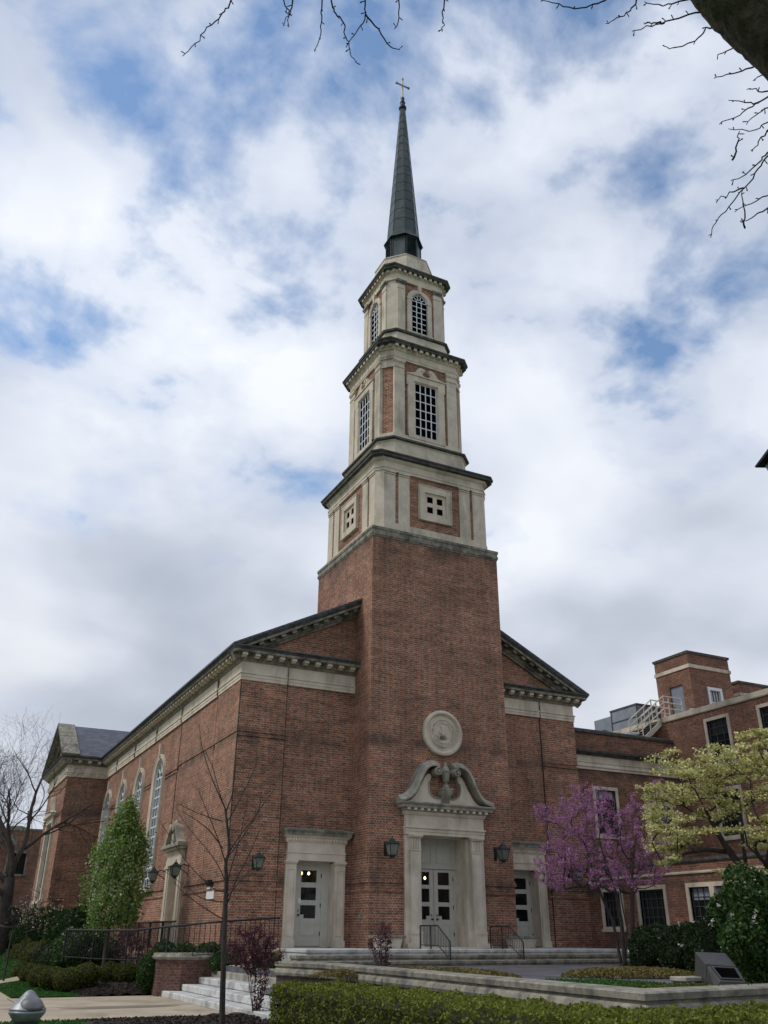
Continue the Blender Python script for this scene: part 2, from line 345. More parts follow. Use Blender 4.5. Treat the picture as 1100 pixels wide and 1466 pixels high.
def leaves(name, P, size, mat, parent=None, up=0.0, aspect=.6, jitter=.35, cup=0):
    """many small rhombic leaves at points P"""
    P = np.asarray(P, float); n = len(P)
    d = rng.normal(size=(n, 3)); d[:, 2] += up*rng.uniform(.3, 1, n)*2; d /= np.linalg.norm(d, axis=1)[:, None]
    a = np.cross(d, rng.normal(size=(n, 3))); a /= np.linalg.norm(a, axis=1)[:, None]; b = np.cross(d, a)
    s = size*(1+jitter*rng.uniform(-1, 1, n))[:, None]
    V = np.stack([P-a*s, P-b*s*aspect+d*s*cup, P+a*s, P+b*s*aspect+d*s*cup], 1).reshape(-1, 3)
    off = wloc(parent) if parent is not None else Vector((0, 0, 0)); V = V-np.array(off)
    me = bpy.data.meshes.new(name); me.vertices.add(4*n); me.vertices.foreach_set('co', V.ravel()); me.loops.add(4*n)
    me.loops.foreach_set('vertex_index', np.arange(4*n)); me.polygons.add(n); me.polygons.foreach_set('loop_start', np.arange(0, 4*n, 4)); me.polygons.foreach_set('loop_total', np.full(n, 4))
    me.materials.append(mat); me.update(calc_edges=True); o = bpy.data.objects.new(name, me); COL.objects.link(o)
    if parent is not None: o.parent = parent
    return o
def struct(o, label=None): o['kind'] = 'structure'; return o

# ------------------------------------------------------------------ church
def FF(mb, y): return mb.frame((0, y, 0), (1, 0, 0), (0, -1, 0))
def SF(mb, x): return mb.frame((x, 0, 0), (0, 1, 0), (-1, 0, 0))
def cr(pts, n=5):
    P = [Vector(p) for p in pts]; o = []
    for i in range(len(P)-1):
        a, b, c, d = P[max(i-1, 0)], P[i], P[i+1], P[min(i+2, len(P)-1)]
        for k in range(n):
            t = k/n; o.append(.5*((2*b)+(c-a)*t+(2*a-5*b+4*c-d)*t*t+(3*b-a-3*c+d)*t**3))
    o.append(P[-1]); return [tuple(p) for p in o]
def disc(mb, uc, zc, prof, seg=40):
    mb.loft([[(uc+r*math.cos(2*PI*k/seg), o, zc+r*math.sin(2*PI*k/seg)) for k in range(seg)] for r, o in prof])
church = empty('church', (2.8, 1.41, 0), 'tall red brick church with a stone trimmed tower, dark spire and pale metal cross', 'church')
XL, XR, YR, YT, XT, YTB = -4.24, 9.84, 1.41, 25.69, -6.38, 33.2
# nave walls
mb = MB(); FF(mb, YR)
wall(mb, XL, 0.0, 0, 9.5, [(-1.98, -.58, 1.22, 3.78)], .45)
wall(mb, 5.6, XR, 0, 9.5, [(6.18, 7.58, 1.22, 3.78)], .45)
for x0, x1 in ((XL, 0), (5.6, XR)):      # raised bay with a joint and a brick band on the front corners
    c0, c1 = (XL, -2.6) if x0 < 0 else (8.2, XR)
    mb.box(c0-(.05 if x0 < 0 else 0), c1+(.05 if x0 > 0 else 0), 0, .05, 0, 7.5); mb.box(c0-(.05 if x0 < 0 else 0), c1+(.05 if x0 > 0 else 0), 0, .05, 7.72, 9.46)
    mb.box(c0-(.02 if x0 < 0 else 0), c1+(.02 if x0 > 0 else 0), 0, .02, 7.5, 7.72); mb.box(c0-(.06 if x0 < 0 else 0), c1+(.06 if x0 > 0 else 0), 0, .06, 7.58, 7.65)
# tympanum brick triangle, wider than seen because the tower stands in front
mb.add([(-4.3, 0, 10.4), (9.9, 0, 10.4), (2.8, 0, 13.98)], [(0, 1, 2)])
SF(mb, XL); WY = [12.3, 16.25, 20.2, 24.1]
wall(mb, YR, YT, 0, 9.5, [(7.1, 8.45, 1.22, 3.85)]+[(y-.95, y+.95, 3.2, 8.62) for y in WY], .4)
for y in WY: arch_plate(mb, y, .80, 3.2, 7.72, .95, 3.2, 8.62, 0.0, -.3)
mb.box(YR, 4.0, 0, .05, 0, 7.5); mb.box(YR, 4.0, 0, .05, 7.72, 9.46); mb.box(YR, 4.0, 0, .02, 7.5, 7.72)
mb.box(4.03, 9.1, 0, .03, 7.72, 9.46); mb.box(4.03, 6.35, 0, .03, 0, 7.5); mb.box(9.0, 9.1, 0, .03, 0, 7.5); mb.box(6.35, 9.0, 0, .03, 4.6, 7.5)
wall(mb, YTB, 44, 0, 9.5, [], .1)
mb.frame((XR, 0, 0), (0, 1, 0), (1, 0, 0)); wall(mb, YR, 44, 0, 9.5, [], .1)
mb.frame((0, 44, 0), (1, 0, 0), (0, 1, 0)); wall(mb, XL, XR, 0, 9.5, [], .1); mb.add([(XL, 0, 9.4), (XR, 0, 9.4), (2.8, 0, 13.9)], [(0, 1, 2)])
# double brick string courses
def strings(mb, path):
    for z0, z1, o in ((3.10, 3.19, .045), (3.19, 3.25, .025), (2.84, 2.91, .035)): mb.sweep(path, [(-.02, z0), (o, z0), (o, z1), (-.02, z1)])
mb.T = None
strings(mb, [(XL-.05, 4.0), (XL-.05, YR-.05), (-2.6, YR-.05)]); strings(mb, [(XL, YT), (XL, 9.12)]); strings(mb, [(-.25, YR), (0, YR)]); strings(mb, [(8.02, YR-.05), (XR+.05, YR-.05)])
strings(mb, [(XT, YTB), (XT, YT), (XL-.02, YT)]); strings(mb, [(XL-.03, 6.5), (XL-.03, 4.03)]); strings(mb, [(-2.6, YR), (-2.4, YR)])
for z0, z1 in ((7.5, 7.56), (7.64, 7.7)):
    mb.sweep([(XT, YTB), (XT, YT), (XL-.02, YT)], [(-.02, z0), (.035, z0), (.035, z1), (-.02, z1)])
    for i in range(len(WY)+1):      # upper band between the windows
        a = 9.12 if i == 0 else WY[i-1]+1.02; b_ = YT if i == len(WY) else WY[i]-1.02
        mb.sweep([(XL, b_), (XL, a)], [(-.02, z0), (.035, z0), (.035, z1), (-.02, z1)])
mb.build('nave_wall', BRICK, church, recalc=False)
# transept
mb = MB(); FF(mb, YT); wall(mb, XT, XL, 0, 9.5, [], .1)
SF(mb, XT); wall(mb, YT, YTB, 0, 9.5, [(28.3, 30.6, 3.3, 7.5)], .35); mb.add([(YT, 0, 9.5), (YTB, 0, 9.5), (29.45, 0, 12.7)], [(0, 1, 2)])
mb.frame((0, YTB, 0), (1, 0, 0), (0, 1, 0)); wall(mb, XT, XL, 0, 9.5, [], .1)
mb.T = None
mb.build('transept_wall', BRICK, church, recalc=False)
mb = MB(); FF(mb, YT); wall(mb, XR, 11.98, 0, 9.5, [], .1)
mb.frame((11.98, 0, 0), (0, 1, 0), (1, 0, 0)); wall(mb, YT, YTB, 0, 9.5, [], .1); mb.add([(YT, 0, 9.5), (YTB, 0, 9.5), (29.45, 0, 12.7)], [(0, 1, 2)])
mb.frame((0, YTB, 0), (1, 0, 0), (0, 1, 0)); wall(mb, XR, 11.98, 0, 9.5, [], .1)
mb.T = None
mb.build('transept_wall', BRICK, church, recalc=False)
# entablature
P1 = [(XL, 44), (XL, YTB), (XT, YTB), (XT, YT), (XL, YT), (XL, YR), (0, YR)]
P2 = [(5.6, YR), (XR, YR), (XR, YT), (11.98, YT), (11.98, YTB), (XR, YTB), (XR, 44)]
mb = MB()
for P in (P1, P2): mb.sweep(P, [(-.05, 9.46), (.075, 9.46), (.075, 9.56), (.09, 9.565), (.09, 9.66), (.12, 9.68), (.12, 9.71), (.06, 9.74), (.06, 10.1), (-.05, 10.1)])
fr = mb.build('frieze', STONEP, church)
# joints in the frieze
mb = MB(); FF(mb, YR)
for x in (-2.6, 8.2): mb.box(x-.012, x+.012, .05, .128, 9.46, 10.1)
SF(mb, XL)
for y in (4.0, 9.1, 13.5, 18, 22.5): mb.box(y-.012, y+.012, .05, .128, 9.46, 10.1)
mb.T = None; mb.build('joint', STONEG, fr)
mb = MB(); FF(mb, YR)
for x in (-2.6, 8.2): mb.box(x-.014, x+.014, -.01, .054, 1.0, 9.45)
mb.box(XL-.052, XL-.02, -.01, .053, 1.0, 9.45)
SF(mb, XL)
for y in (4.015, 9.11): mb.box(y-.016, y+.016, -.01, .054, 1.0, 9.45)
mb.box(4.03, 9.1, .0, .034, 9.38, 9.455); mb.T = None; mb.build('expansion_joint', BRICKD, church)
mb = MB()
for P in (P1, P2): mb.sweep(P, [(-.05, 10.1), (.10, 10.1), (.13, 10.17), (.2, 10.2), (.2, 10.34), (.46, 10.34), (.46, 10.42), (-.05, 10.42)])
mb.mi = 1
for P in (P1, P2): mb.sweep(P, [(-.04, 10.42), (.47, 10.42), (.50, 10.47), (.55, 10.50), (.55, 10.545), (-.04, 10.56)])
mb.mi = 2
def modill(mb, a0, a1, step=.43):
    n = max(1, int((a1-a0)/step)); st = (a1-a0)/n
    for k in range(n): c = a0+st*(k+.5); mb.box(c-.09, c+.09, .19, .40, 10.245, 10.342); mb.box(c-.075, c+.075, .19, .33, 10.20, 10.25)
FF(mb, YR); modill(mb, XL-.3, 0); modill(mb, 5.6, XR+.3)
SF(mb, XL); modill(mb, YR-.3, YT-.3); FF(mb, YT); modill(mb, XT-.3, XL-.3); SF(mb, XT); modill(mb, YT-.3, YTB+.3)
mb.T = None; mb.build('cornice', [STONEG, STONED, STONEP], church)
# raking cornices and roofs
mb = MB()
def raking(mb, pL, pA, pR, b0=0.0):
    for a, c in ((pL, pA), (pR, pA)):
        sgn = 1 if a[0] < c[0] else -1
        def pr(lst): return [(sgn*o, h) for o, h in lst]
        mb.mi = 1; mb.sweep([a, c], pr([(0, b0-.2), (0, b0+.56), (.05, b0+.55), (.13, b0+.47), (.13, b0-.2)]), vert=True)
        mb.mi = 0; mb.sweep([a, c], pr([(.13, b0-.01), (.13, b0+.465), (.21, b0+.465), (.21, b0+.2), (.36, b0+.2), (.42, b0+.12), (.47, b0+.1), (.47, b0-.01)]), vert=True)
        d = Vector(c)-Vector(a); Ln = d.length; d.normalize(); nn = Vector((d.y, -d.x))*sgn; n = int(Ln/.44)
        for k in range(1, n):
            p = Vector(a)+d*(Ln*(k+.3)/n)+nn*.21; q = [p-d*.09, p+d*.09, p+d*.09+nn*.10, p-d*.09+nn*.10]
            mb.loft([[(v.x, b0+h, v.y) for v in q] for h in (.19, .40)])
FF(mb, YR); raking(mb, (-4.80, 10.50), (2.8, 14.32), (10.40, 10.50))
mb.T = None; mb.build('raking_cornice', [STONEG, STONED], church)
mb = MB(); SF(mb, XT); raking(mb, (25.14, 10.50), (29.45, 12.93), (33.75, 10.50))
mb.T = None; mb.build('raking_cornice', [STONEG, STONED], church)
mb = MB()
def gable_roof(mb, e0, e1, ridge, zE, zR, l0, l1, axis, th=.07):
    for e in (e0, e1):
        a, b_ = (e, zE), (ridge, zR); q = [(a[0], a[1]), (b_[0], b_[1]), (b_[0], b_[1]+th), (a[0], a[1]+th)]
        mb.loft([[(x, l, z) if axis == 'y' else (l, x, z) for x, z in q] for l in (l0, l1)])
gable_roof(mb, -4.82, 10.42, 2.8, 10.50, 14.325, .84, 44.4, 'y')
gable_roof(mb, 25.12, 33.77, 29.45, 10.50, 12.935, -6.92, 12.5, 'x')
mb.build('slate_roof', SLATE, church)
# gable coping on the transept
mb = MB(); SF(mb, XT)
for a in (25.1, 33.79): mb.sweep([(a, 10.52), (29.45, 12.98)], [(-.13, -.40), (-.02, -.46), (-.02, .56), (-.13, .56)] if a < 29 else [(.13, -.40), (.02, -.46), (.02, .56), (.13, .56)], vert=True)
mb.T = None; mb.build('gable_coping', STONEG, church)

# tall arched windows of the nave
def arched_window(parent, T, uc, w, z0, zs, cols, row, name='window', fw=.2, glass=GLASSN, sill=True, depth=.24, keyz=.42, bar=.022):
    mb = MB(); T(mb)
    A = [(uc+x, z) for x, z in arch_pts(w, z0, zs, 18)]
    mb.mi = 0; mb.sweep(A, [(.02, -depth), (.02, .07), (-.03, .09), (-.10, .09), (-.12, .12), (-fw, .12), (-fw, -.05), (-fw, -.05)][:7], vert=True)
    if sill: mb.box(uc-w-fw-.04, uc+w+fw+.04, -.05, .16, z0-.14, z0-.004)
    if keyz: mb.loft([[(uc-.05, o, zs+w+.02), (uc+.05, o, zs+w+.02), (uc+.07, o, zs+w+keyz), (uc-.07, o, zs+w+keyz)] for o in (-.02, .15)])
    mb.mi = 1; b0, b1 = -depth+.02, -depth+.06
    rad = w-.02; zr = z0
    mb.sweep([(uc+x, z) for x, z in arch_pts(w-.02, z0, zs, 18)], [(0, b0), (0, b1+.03), (.05, b1+.03), (.05, b0)], vert=True)
    for c in range(1, cols): u = uc-w+2*w*c/cols; mb.box(u-bar, u+bar, b0, b1, z0, zs)
    n = int((zs-z0)/row); st = (zs-z0)/n
    for k in range(n+1): z = z0+st*k; mb.box(uc-w, uc+w, b0+.002, b1-.004, z-bar, z+bar)
    rr = w*.33
    mb.sweep([(uc+rr*math.cos(PI-PI*k/10), zs+rr*math.sin(PI*k/10)) for k in range(11)], [(-bar, b0), (-bar, b1), (bar, b1), (bar, b0)], vert=True)
    for ang in (36, 72, 108, 144):
        a = math.radians(ang); mb.sweep([(uc+rr*math.cos(a), zs+rr*math.sin(a)), (uc+w*.98*math.cos(a), zs+w*.98*math.sin(a))], [(-bar, b0), (-bar, b1), (bar, b1), (bar, b0)], vert=True)
    mb.mi = 2; A = [(uc+x, z) for x, z in arch_pts(w, z0, zs, 18)]
    mb.add([(x, -depth, z) for x, z in A], [tuple(range(len(A)))])
    mb.T = None
    return mb.build(name, [STONEP, PAINTW, glass], parent)
for y in WY: arched_window(church, lambda m: SF(m, XL), y, .80, 3.25, 7.72, 4, .40, fw=.17, depth=.10, keyz=.62, bar=.03)
# transept window: tall stone frame with a hood and bracket sill
mb = MB(); SF(mb, XT)
mb.box(28.0, 28.35, -.1, .12, 3.2, 7.3); mb.box(30.55, 30.9, -.1, .12, 3.2, 7.3); mb.box(28.0, 30.9, -.1, .14, 7.3, 7.62); mb.box(27.85, 31.05, -.05, .32, 7.62, 7.78)
mb.sweep([(27.9, 7.75), (28.9, 8.0), (29.2, 8.5), (29.45, 8.8), (29.7, 8.5), (30.0, 8.0), (31.0, 7.75)], [(-.02, .0), (-.02, .24), (.12, .24), (.12, 0)], vert=True)
mb.box(27.9, 31.0, -.05, .22, 3.04, 3.2)
for a in (28.1, 30.6): mb.box(a, a+.2, .0, .18, 2.75, 3.04)
mb.mi = 1
for k in range(1, 4): u = 28.35+2.2*k/4; mb.box(u-.02, u+.02, -.2, -.15, 3.2, 7.3)
for k in range(0, 12): z = 3.2+4.1*k/11; mb.box(28.35, 30.55, -.2, -.155, z-.02, z+.02)
mb.mi = 2; mb.box(28.3, 30.6, -.3, -.21, 3.2, 7.4)
mb.T = None; mb.build('window', [STONEP, PAINTW, GLASSN], church)

# doors
def door_leaf(parent, T, u0, u1, z0, z1, b, gx0, gx1, rows, lockside, name='door'):
    mb = MB(); T(mb); t = .05
    mb.box(u0, gx0, b, b+t, z0, z1); mb.box(gx1, u1, b, b+t, z0, z1); zt = z1
    for g0, g1 in rows: mb.box(gx0, gx1, b+.001, b+t-.001, g1, zt); zt = g0
    mb.box(gx0, gx1, b+.001, b+t-.001, z0, zt)
    pz0, pz1 = z0+.3, rows[-1][0]-.14     # raised bottom panel
    for q in ((gx0, gx1, pz0, pz0+.02), (gx0, gx1, pz1-.02, pz1), (gx0, gx0+.02, pz0+.02, pz1-.02), (gx1-.02, gx1, pz0+.02, pz1-.02)): mb.box(q[0], q[1], b+t-.002, b+t+.014, q[2], q[3])
    lx = gx0 if lockside < 0 else gx1-.13
    mb.box(lx, lx+.13, b+.002, b+t-.003, rows[-1][0]-.002, rows[-1][0]+.11)
    mb.mi = 1; mb.box(gx0-.005, gx1+.005, b+.015, b+.025, rows[-1][0]-.02, rows[0][1]+.02)
    mb.mi = 2; hx = u1-.02 if lockside < 0 else u0+.02
    for z in (z0+.35, (z0+z1)/2, z1-.3): mb.box(hx-.012, hx+.012, b+t, b+t+.015, z-.06, z+.06)
    mb.T = None; d = mb.build(name, [PAINTG, GLASSC, LANTM], parent)
    return d
def handle(parent, T, u, z, b):
    mb = MB(); T(mb); disc(mb, u, z, [(.028, b), (.028, b+.02), (.014, b+.022), (.014, b+.05), (.03, b+.055), (.033, b+.075), (.02, b+.09), (.002, b+.095)], 12)
    mb.box(u-.018, u+.018, b, b+.012, z+.09, z+.15); mb.T = None; return mb.build('handle', LANTM, parent)
RW = [(3.13, 3.50), (2.60, 2.98), (2.06, 2.45)]
def small_doorway(uc, sgn, name='side_doorway'):
    T = lambda m: FF(m, YR)
    mb = MB(); T(mb); o = .10
    for s in (-1, 1):
        a, c = sorted((uc+s*.68, uc+s*1.05)); mb.box(a, c, -.44, o, 1.24, 3.72)                      # jamb
        a2, c2 = sorted((uc+s*.74, uc+s*.99))
        for q in ((a2, a2+.02, 1.55, 3.5), (c2-.02, c2, 1.55, 3.5), (a2+.02, c2-.02, 3.48, 3.5), (a2+.02, c2-.02, 1.55, 1.57)): mb.box(q[0], q[1], o-.01, o+.025, q[2], q[3])
        mb.box(a-.02, c+.02, -.02, o+.05, 1.22, 1.42); mb.box(a-.02, c+.02, -.02, o+.045, 3.66, 3.70); mb.box(a-.03, c+.03, -.02, o+.07, 3.70, 3.76)
    mb.box(uc-1.03, uc+1.03, -.44, o+.03, 3.76, 3.98); mb.box(uc-1.045, uc+1.045, -.02, o+.055, 3.98, 4.03); mb.box(uc-1.02, uc+1.02, -.02, o+.02, 4.03, 4.30)
    mb.T = None
    C = lambda pr: mb.sweep([(uc-1.03, YR), (uc-1.03, YR-.1), (uc+1.03, YR-.1), (uc+1.03, YR)], pr)
    C([(-.1, 4.30), (.03, 4.30), (.05, 4.34), (.05, 4.42), (.14, 4.50), (.14, 4.52), (-.1, 4.52)])
    T(mb)
    for k in range(20): c = uc-1.02+2.04*(k+.5)/20; mb.box(c-.03, c+.03, o+.04, o+.10, 4.36, 4.43)
    mb.mi = 1; mb.T = None
    C([(-.1, 4.52), (.17, 4.52), (.17, 4.60), (.22, 4.66), (.22, 4.70), (-.1, 4.76)])
    d = mb.build(name, [STONEP, STONEG], church)
    l0 = uc-.45 if sgn > 0 else uc-.22
    T2 = T
    door_leaf(d, T2, l0, l0+.86, 1.26, 3.64, -.42, l0+.14, l0+.68, RW, -1)
    mb = MB(); T(mb); mb.box(uc-.68, l0-.002, -.42, -.36, 1.24, 3.76); mb.box(l0+.862, uc+.68, -.42, -.36, 1.24, 3.76); mb.box(l0, l0+.86, -.42, -.36, 3.645, 3.76); mb.box(uc-.68, uc+.68, -.45, -.30, 1.215, 1.245)
    mb.T = None; mb.build('door_frame', PAINTG, d)
    handle(d, T2, l0+.07, 2.16, -.37)
    mb = MB(); T(mb); wall(mb, uc-.66, uc+.66, 1.2, 3.8, [(uc-.65, uc+.65, 1.21, 3.79)], 1.6, -.46); mb.add([(uc-.65, -2.06, 1.2), (uc+.65, -2.06, 1.2), (uc+.65, -2.06, 3.8), (uc-.65, -2.06, 3.8)], [(0, 1, 2, 3)])
    mb.T = None; mb.build('vestibule', DARKIN, d, recalc=False)
    return d
dl = small_doorway(-1.28, 1, 'side_doorway'); dr = small_doorway(6.88, -1, 'side_doorway')
mb = MB(); FF(mb, YR); mb.box(-1.66, -1.585, -.373, -.368, 2.5, 2.66); mb.T = None; mb.build('paper_notice', PAPER, dl)
mb = MB(); FF(mb, YR); mb.box(-1.93, -1.86, -.36, -.32, 2.38, 2.58); mb.box(-1.915, -1.875, -.32, -.305, 2.42, 2.52); mb.T = None; mb.build('keypad', IRON, dl)
# doorway on the nave side
T = lambda m: SF(m, XL)
mb = MB(); T(mb); uc = 7.78
for s in (-1, 1):
    a, c = sorted((uc+s*.66, uc+s*1.12)); mb.box(a, c, -.38, .10, 1.0, 3.9)
    a2, c2 = sorted((uc+s*.76, uc+s*1.02)); mb.box(a2, c2, .09, .14, 1.3, 3.8); mb.box(a-.02, c+.02, 0, .18, 3.8, 3.92)
mb.box(uc-1.1, uc+1.1, -.38, .14, 3.9, 4.12); mb.box(uc-1.08, uc+1.08, 0, .12, 4.12, 4.42); mb.box(uc-1.2, uc+1.2, 0, .25, 4.42, 4.5); mb.mi = 1; mb.box(uc-1.3, uc+1.3, 0, .36, 4.5, 4.62)
for s in (-1, 1):
    L_ = cr([(uc+s*1.28, 4.64), (uc+s*1.0, 4.7), (uc+s*.72, 4.95), (uc+s*.5, 5.25), (uc+s*.3, 5.33)], 5)
    mb.mi = 1; mb.sweep(L_, [(-s*-.0, 0), (-s*-.0, .3), (s*.14 if s > 0 else -.14, .3), (s*.14 if s > 0 else -.14, 0)] if False else [(0, 0), (0, .32), (-s*.13, .32), (-s*.13, 0)], vert=True)
    disc(mb, uc+s*.27, 5.2, [(.15, 0), (.15, .34), (.11, .36), (.01, .36)], 16)
    mb.mi = 0; q = [(uc+s*1.1, 4.62), (uc+s*.72, 4.85), (uc+s*.48, 5.15), (uc+s*.35, 5.0), (uc+s*.2, 4.85), (uc, 4.82), (uc, 4.62)]; mb.loft([[(x, o, z) for x, z in q] for o in (0, .13)])
mb.mi = 1; mb.box(uc-.16, uc+.16, 0, .26, 4.6, 5.0)
mb.T = None; mb.lathe((XL-.15, uc, 5.0), [(.06, 0), (.1, .06), (.05, .12), (.1, .2), (.12, .38), (.06, .46), (.02, .55)], 12)
dn = mb.build('nave_doorway', [STONEP, STONEM], church)
mb = MB(); T(mb); mb.box(uc-.66, uc+.66, -.39, -.33, 1.0, 3.9); mb.box(uc-.5, uc+.5, -.34, -.30, 2.2, 3.6); mb.box(uc-.5, uc+.5, -.34, -.30, 1.2, 2.0); mb.T = None; mb.build('door', STONEP, dn)

# ------------------------------------------------------------------ tower
mb = MB(); FF(mb, 0); TW_, TD = 5.6, 5.28
wall(mb, 0, TW_, 0, 15.34, [(1.78, 3.82, 1.22, 4.62)], .35)
mb.T = None
mb.add([(0, 0, 0), (0, TD, 0), (TW_, TD, 0), (TW_, 0, 0), (0, 0, 15.34), (0, TD, 15.34), (TW_, TD, 15.34), (TW_, 0, 15.34)], [(0, 1, 5, 4), (1, 2, 6, 5), (2, 3, 7, 6), (4, 5, 6, 7)])
strings(mb, [(0, YR), (0, 0), (1.2, 0)]); strings(mb, [(4.4, 0), (TW_, 0), (TW_, YR)])
tower = mb.build('tower_shaft', BRICK, church, recalc=False)
mb = MB()
def rect(o, z): return [(-o, -o, z), (TW_+o, -o, z), (TW_+o, TD+o, z), (-o, TD+o, z)]
mb.loft([rect(.02, 15.26), rect(.02, 15.30), rect(.05, 15.33), rect(.05, 15.42), rect(.03, 15.43), rect(.03, 15.53), rect(.06, 15.56), rect(.06, 15.66), rect(-.1, 15.74), rect(-.3, 15.78)])
mb.build('stone_band', STONEG, church)
CX, CY = 2.8, 2.64
def face(k, h):   # frame of the k-th face of a stage, origin on its centre line
    th = k*PI/2; return (CX+h*math.sin(th), CY-h*math.cos(th), 0), (math.cos(th), math.sin(th), 0), (math.sin(th), -math.cos(th), 0)
def ring_loft(mb, prof): mb.loft([csq(h, c, z) for h, c, z in prof])
# --- lower stage with square pierced panels
h, c = 2.58, .30
mb = MB(); ring_loft(mb, [(h-.05, c, 15.7), (h-.05, c, 18.9)]); s1 = mb.build('lower_stage', BRICK, church)
mb = MB(); ring_loft(mb, [(h+.03, c, 15.7), (h+.03, c, 15.98), (h-.04, c, 16.0)])
for k in range(4):
    mb.frame(*face(k, h))
    for s in (-1, 1):
        for a0, a1 in ((2.3, 1.80), (1.66, 1.16)):
            a, b_ = sorted((s*a0, s*a1)); mb.box(a, b_, -.1, .0, 15.9, 18.27); mb.box(a-.012*(s > 0), b_+.012*(s < 0), -.1, .03, 18.12, 18.16); mb.box(a-.02*(s > 0), b_+.02*(s < 0), -.1, .05, 18.2, 18.262)
mb.T = None
for sx, sy in ((-1, -1), (1, -1), (1, 1), (-1, 1)):   # plain stone on the cut corners
    p, q = (CX+sx*2.3, CY+sy*h), (CX+sx*h, CY+sy*2.3); n = Vector((sx, sy)).normalized()
    mb.loft([[(p[0]-n.x*.2, p[1]-n.y*.2, z), (p[0], p[1], z), (q[0], q[1], z), (q[0]-n.x*.2, q[1]-n.y*.2, z)] for z in (15.9, 18.27)])
mb.build('pilaster_trim', STONE, s1)
mb = MB(); ring_loft(mb, [(h-.1, c, 18.26), (h+.03, c, 18.26), (h+.03, c, 18.36), (h+.05, c, 18.37), (h+.05, c, 18.44), (h+.02, c, 18.46), (h+.02, c, 18.66), (h+.09, c, 18.72), (h+.12, c, 18.8)])
mb.mi = 1; ring_loft(mb, [(h+.1, c, 18.8), (h+.26, c, 18.82), (h+.26, c, 18.90), (h+.30, c, 18.93), (h+.31, c, 18.99), (h+.05, c, 19.06), (h-.3, c, 19.10)])
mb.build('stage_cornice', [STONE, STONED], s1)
for k in range(4):
    mb = MB(); mb.frame(*face(k, h))
    r, hl = .72, .42; zc = 17.14
    for q in ((-r, r, zc+.50, zc+r+.05), (-r, r, zc-r-.03, zc-.50), (-r, -.50, zc-.50, zc+.50), (.50, r, zc-.50, zc+.50)): mb.box(q[0], q[1], -.1, .07, q[2], q[3])
    for q in ((-.5, .5, zc+.44, zc+.5), (-.5, .5, zc-.5, zc-.44), (-.5, -.44, zc-.44, zc+.44), (.44, .5, zc-.44, zc+.44)): mb.box(q[0], q[1], -.1, .01, q[2], q[3])
    for q in ((-.44, .44, zc+.36, zc+.44), (-.44, .44, zc-.44, zc-.36), (-.44, -.36, zc-.36, zc+.36), (.36, .44, zc-.36, zc+.36), (-.09, .09, zc-.36, zc+.36), (-.36, -.09, zc-.09, zc+.09), (.09, .36, zc-.09, zc+.09)): mb.box(q[0], q[1], -.1, -.005, q[2], q[3])
    for q in ((-.79, .79, zc+.77, zc+.81), (-.79, -.75, zc-.75, zc+.77), (.75, .79, zc-.75, zc+.77)): mb.box(q[0]*.95, q[1]*.95, -.1, .09, q[2], q[3])
    mb.mi = 1
    mb.box(-.4, .4, -.12, -.042, zc-.4, zc+.4)
    mb.T = None; mb.build('pierced_panel', [STONE, GLASSB], s1)
# --- middle stage: pedestal, pilasters, large windows
c2_ = .44; h2 = 2.0
mb = MB(); ring_loft(mb, [(2.14, .52, 19.0), (2.14, .52, 20.0), (2.16, .52, 20.02), (2.18, .52, 20.06)])
mb.mi = 1; ring_loft(mb, [(2.18, .52, 20.06), (2.27, .54, 20.10), (2.27, .54, 20.18), (2.20, .52, 20.22), (2.05, .46, 20.26), (1.9, .45, 20.28)])
mb.mi = 0; ring_loft(mb, [(2.10, .47, 20.26), (2.10, .47, 20.36), (2.04, .45, 20.40), (2.04, .45, 20.50), (1.9, .44, 20.52)])
mb.build('belfry_pedestal', [STONE, STONED], church)
mb = MB(); ring_loft(mb, [(h2-.05, c2_, 20.4), (h2-.05, c2_, 25.0)]); s2 = mb.build('belfry', BRICK, church)
mb = MB(); a = h2-c2_
for k in range(4):
    mb.frame(*face(k, h2))
    for s in (-1, 1):
        q0, q1 = sorted((s*a, s*(a-.5))); mb.box(q0, q1, -.12, .03, 20.45, 24.32); mb.box(q0-.015, q1+.015, -.1, .055, 23.86, 23.90); mb.box(q0-.02, q1+.02, -.1, .06, 24.12, 24.17); mb.box(q0-.03, q1+.03, -.1, .08, 24.17, 24.30)
mb.T = None
for sx, sy in ((-1, -1), (1, -1), (1, 1), (-1, 1)):   # stone head over the brick corner panels
    p, q = (CX+sx*a, CY+sy*h2), (CX+sx*h2, CY+sy*a); n = Vector((sx, sy)).normalized()
    mb.loft([[(p[0]-n.x*.2, p[1]-n.y*.2, z), (p[0]-n.x*.01, p[1]-n.y*.01, z), (q[0]-n.x*.01, q[1]-n.y*.01, z), (q[0]-n.x*.2, q[1]-n.y*.2, z)] for z in (23.88, 24.32)])
mb.build('pilaster_trim', STONE, s2)
mb = MB(); ring_loft(mb, [(h2-.1, c2_, 24.30), (h2+.03, c2_, 24.30), (h2+.03, c2_, 24.38), (h2+.05, c2_, 24.40), (h2+.02, c2_, 24.42), (h2+.02, c2_, 24.72), (h2+.07, c2_, 24.76), (h2+.07, c2_, 24.80), (h2+.1, c2_, 24.84), (h2+.1, c2_, 24.98)])
mb.mi = 1; ring_loft(mb, [(h2+.05, c2_, 24.98), (h2+.27, c2_, 24.98), (h2+.27, c2_, 25.05), (h2+.31, c2_, 25.08), (h2+.33, c2_, 25.15), (h2+.0, c2_, 25.22), (h2-.3, c2_, 25.25)])
mb.mi = 0
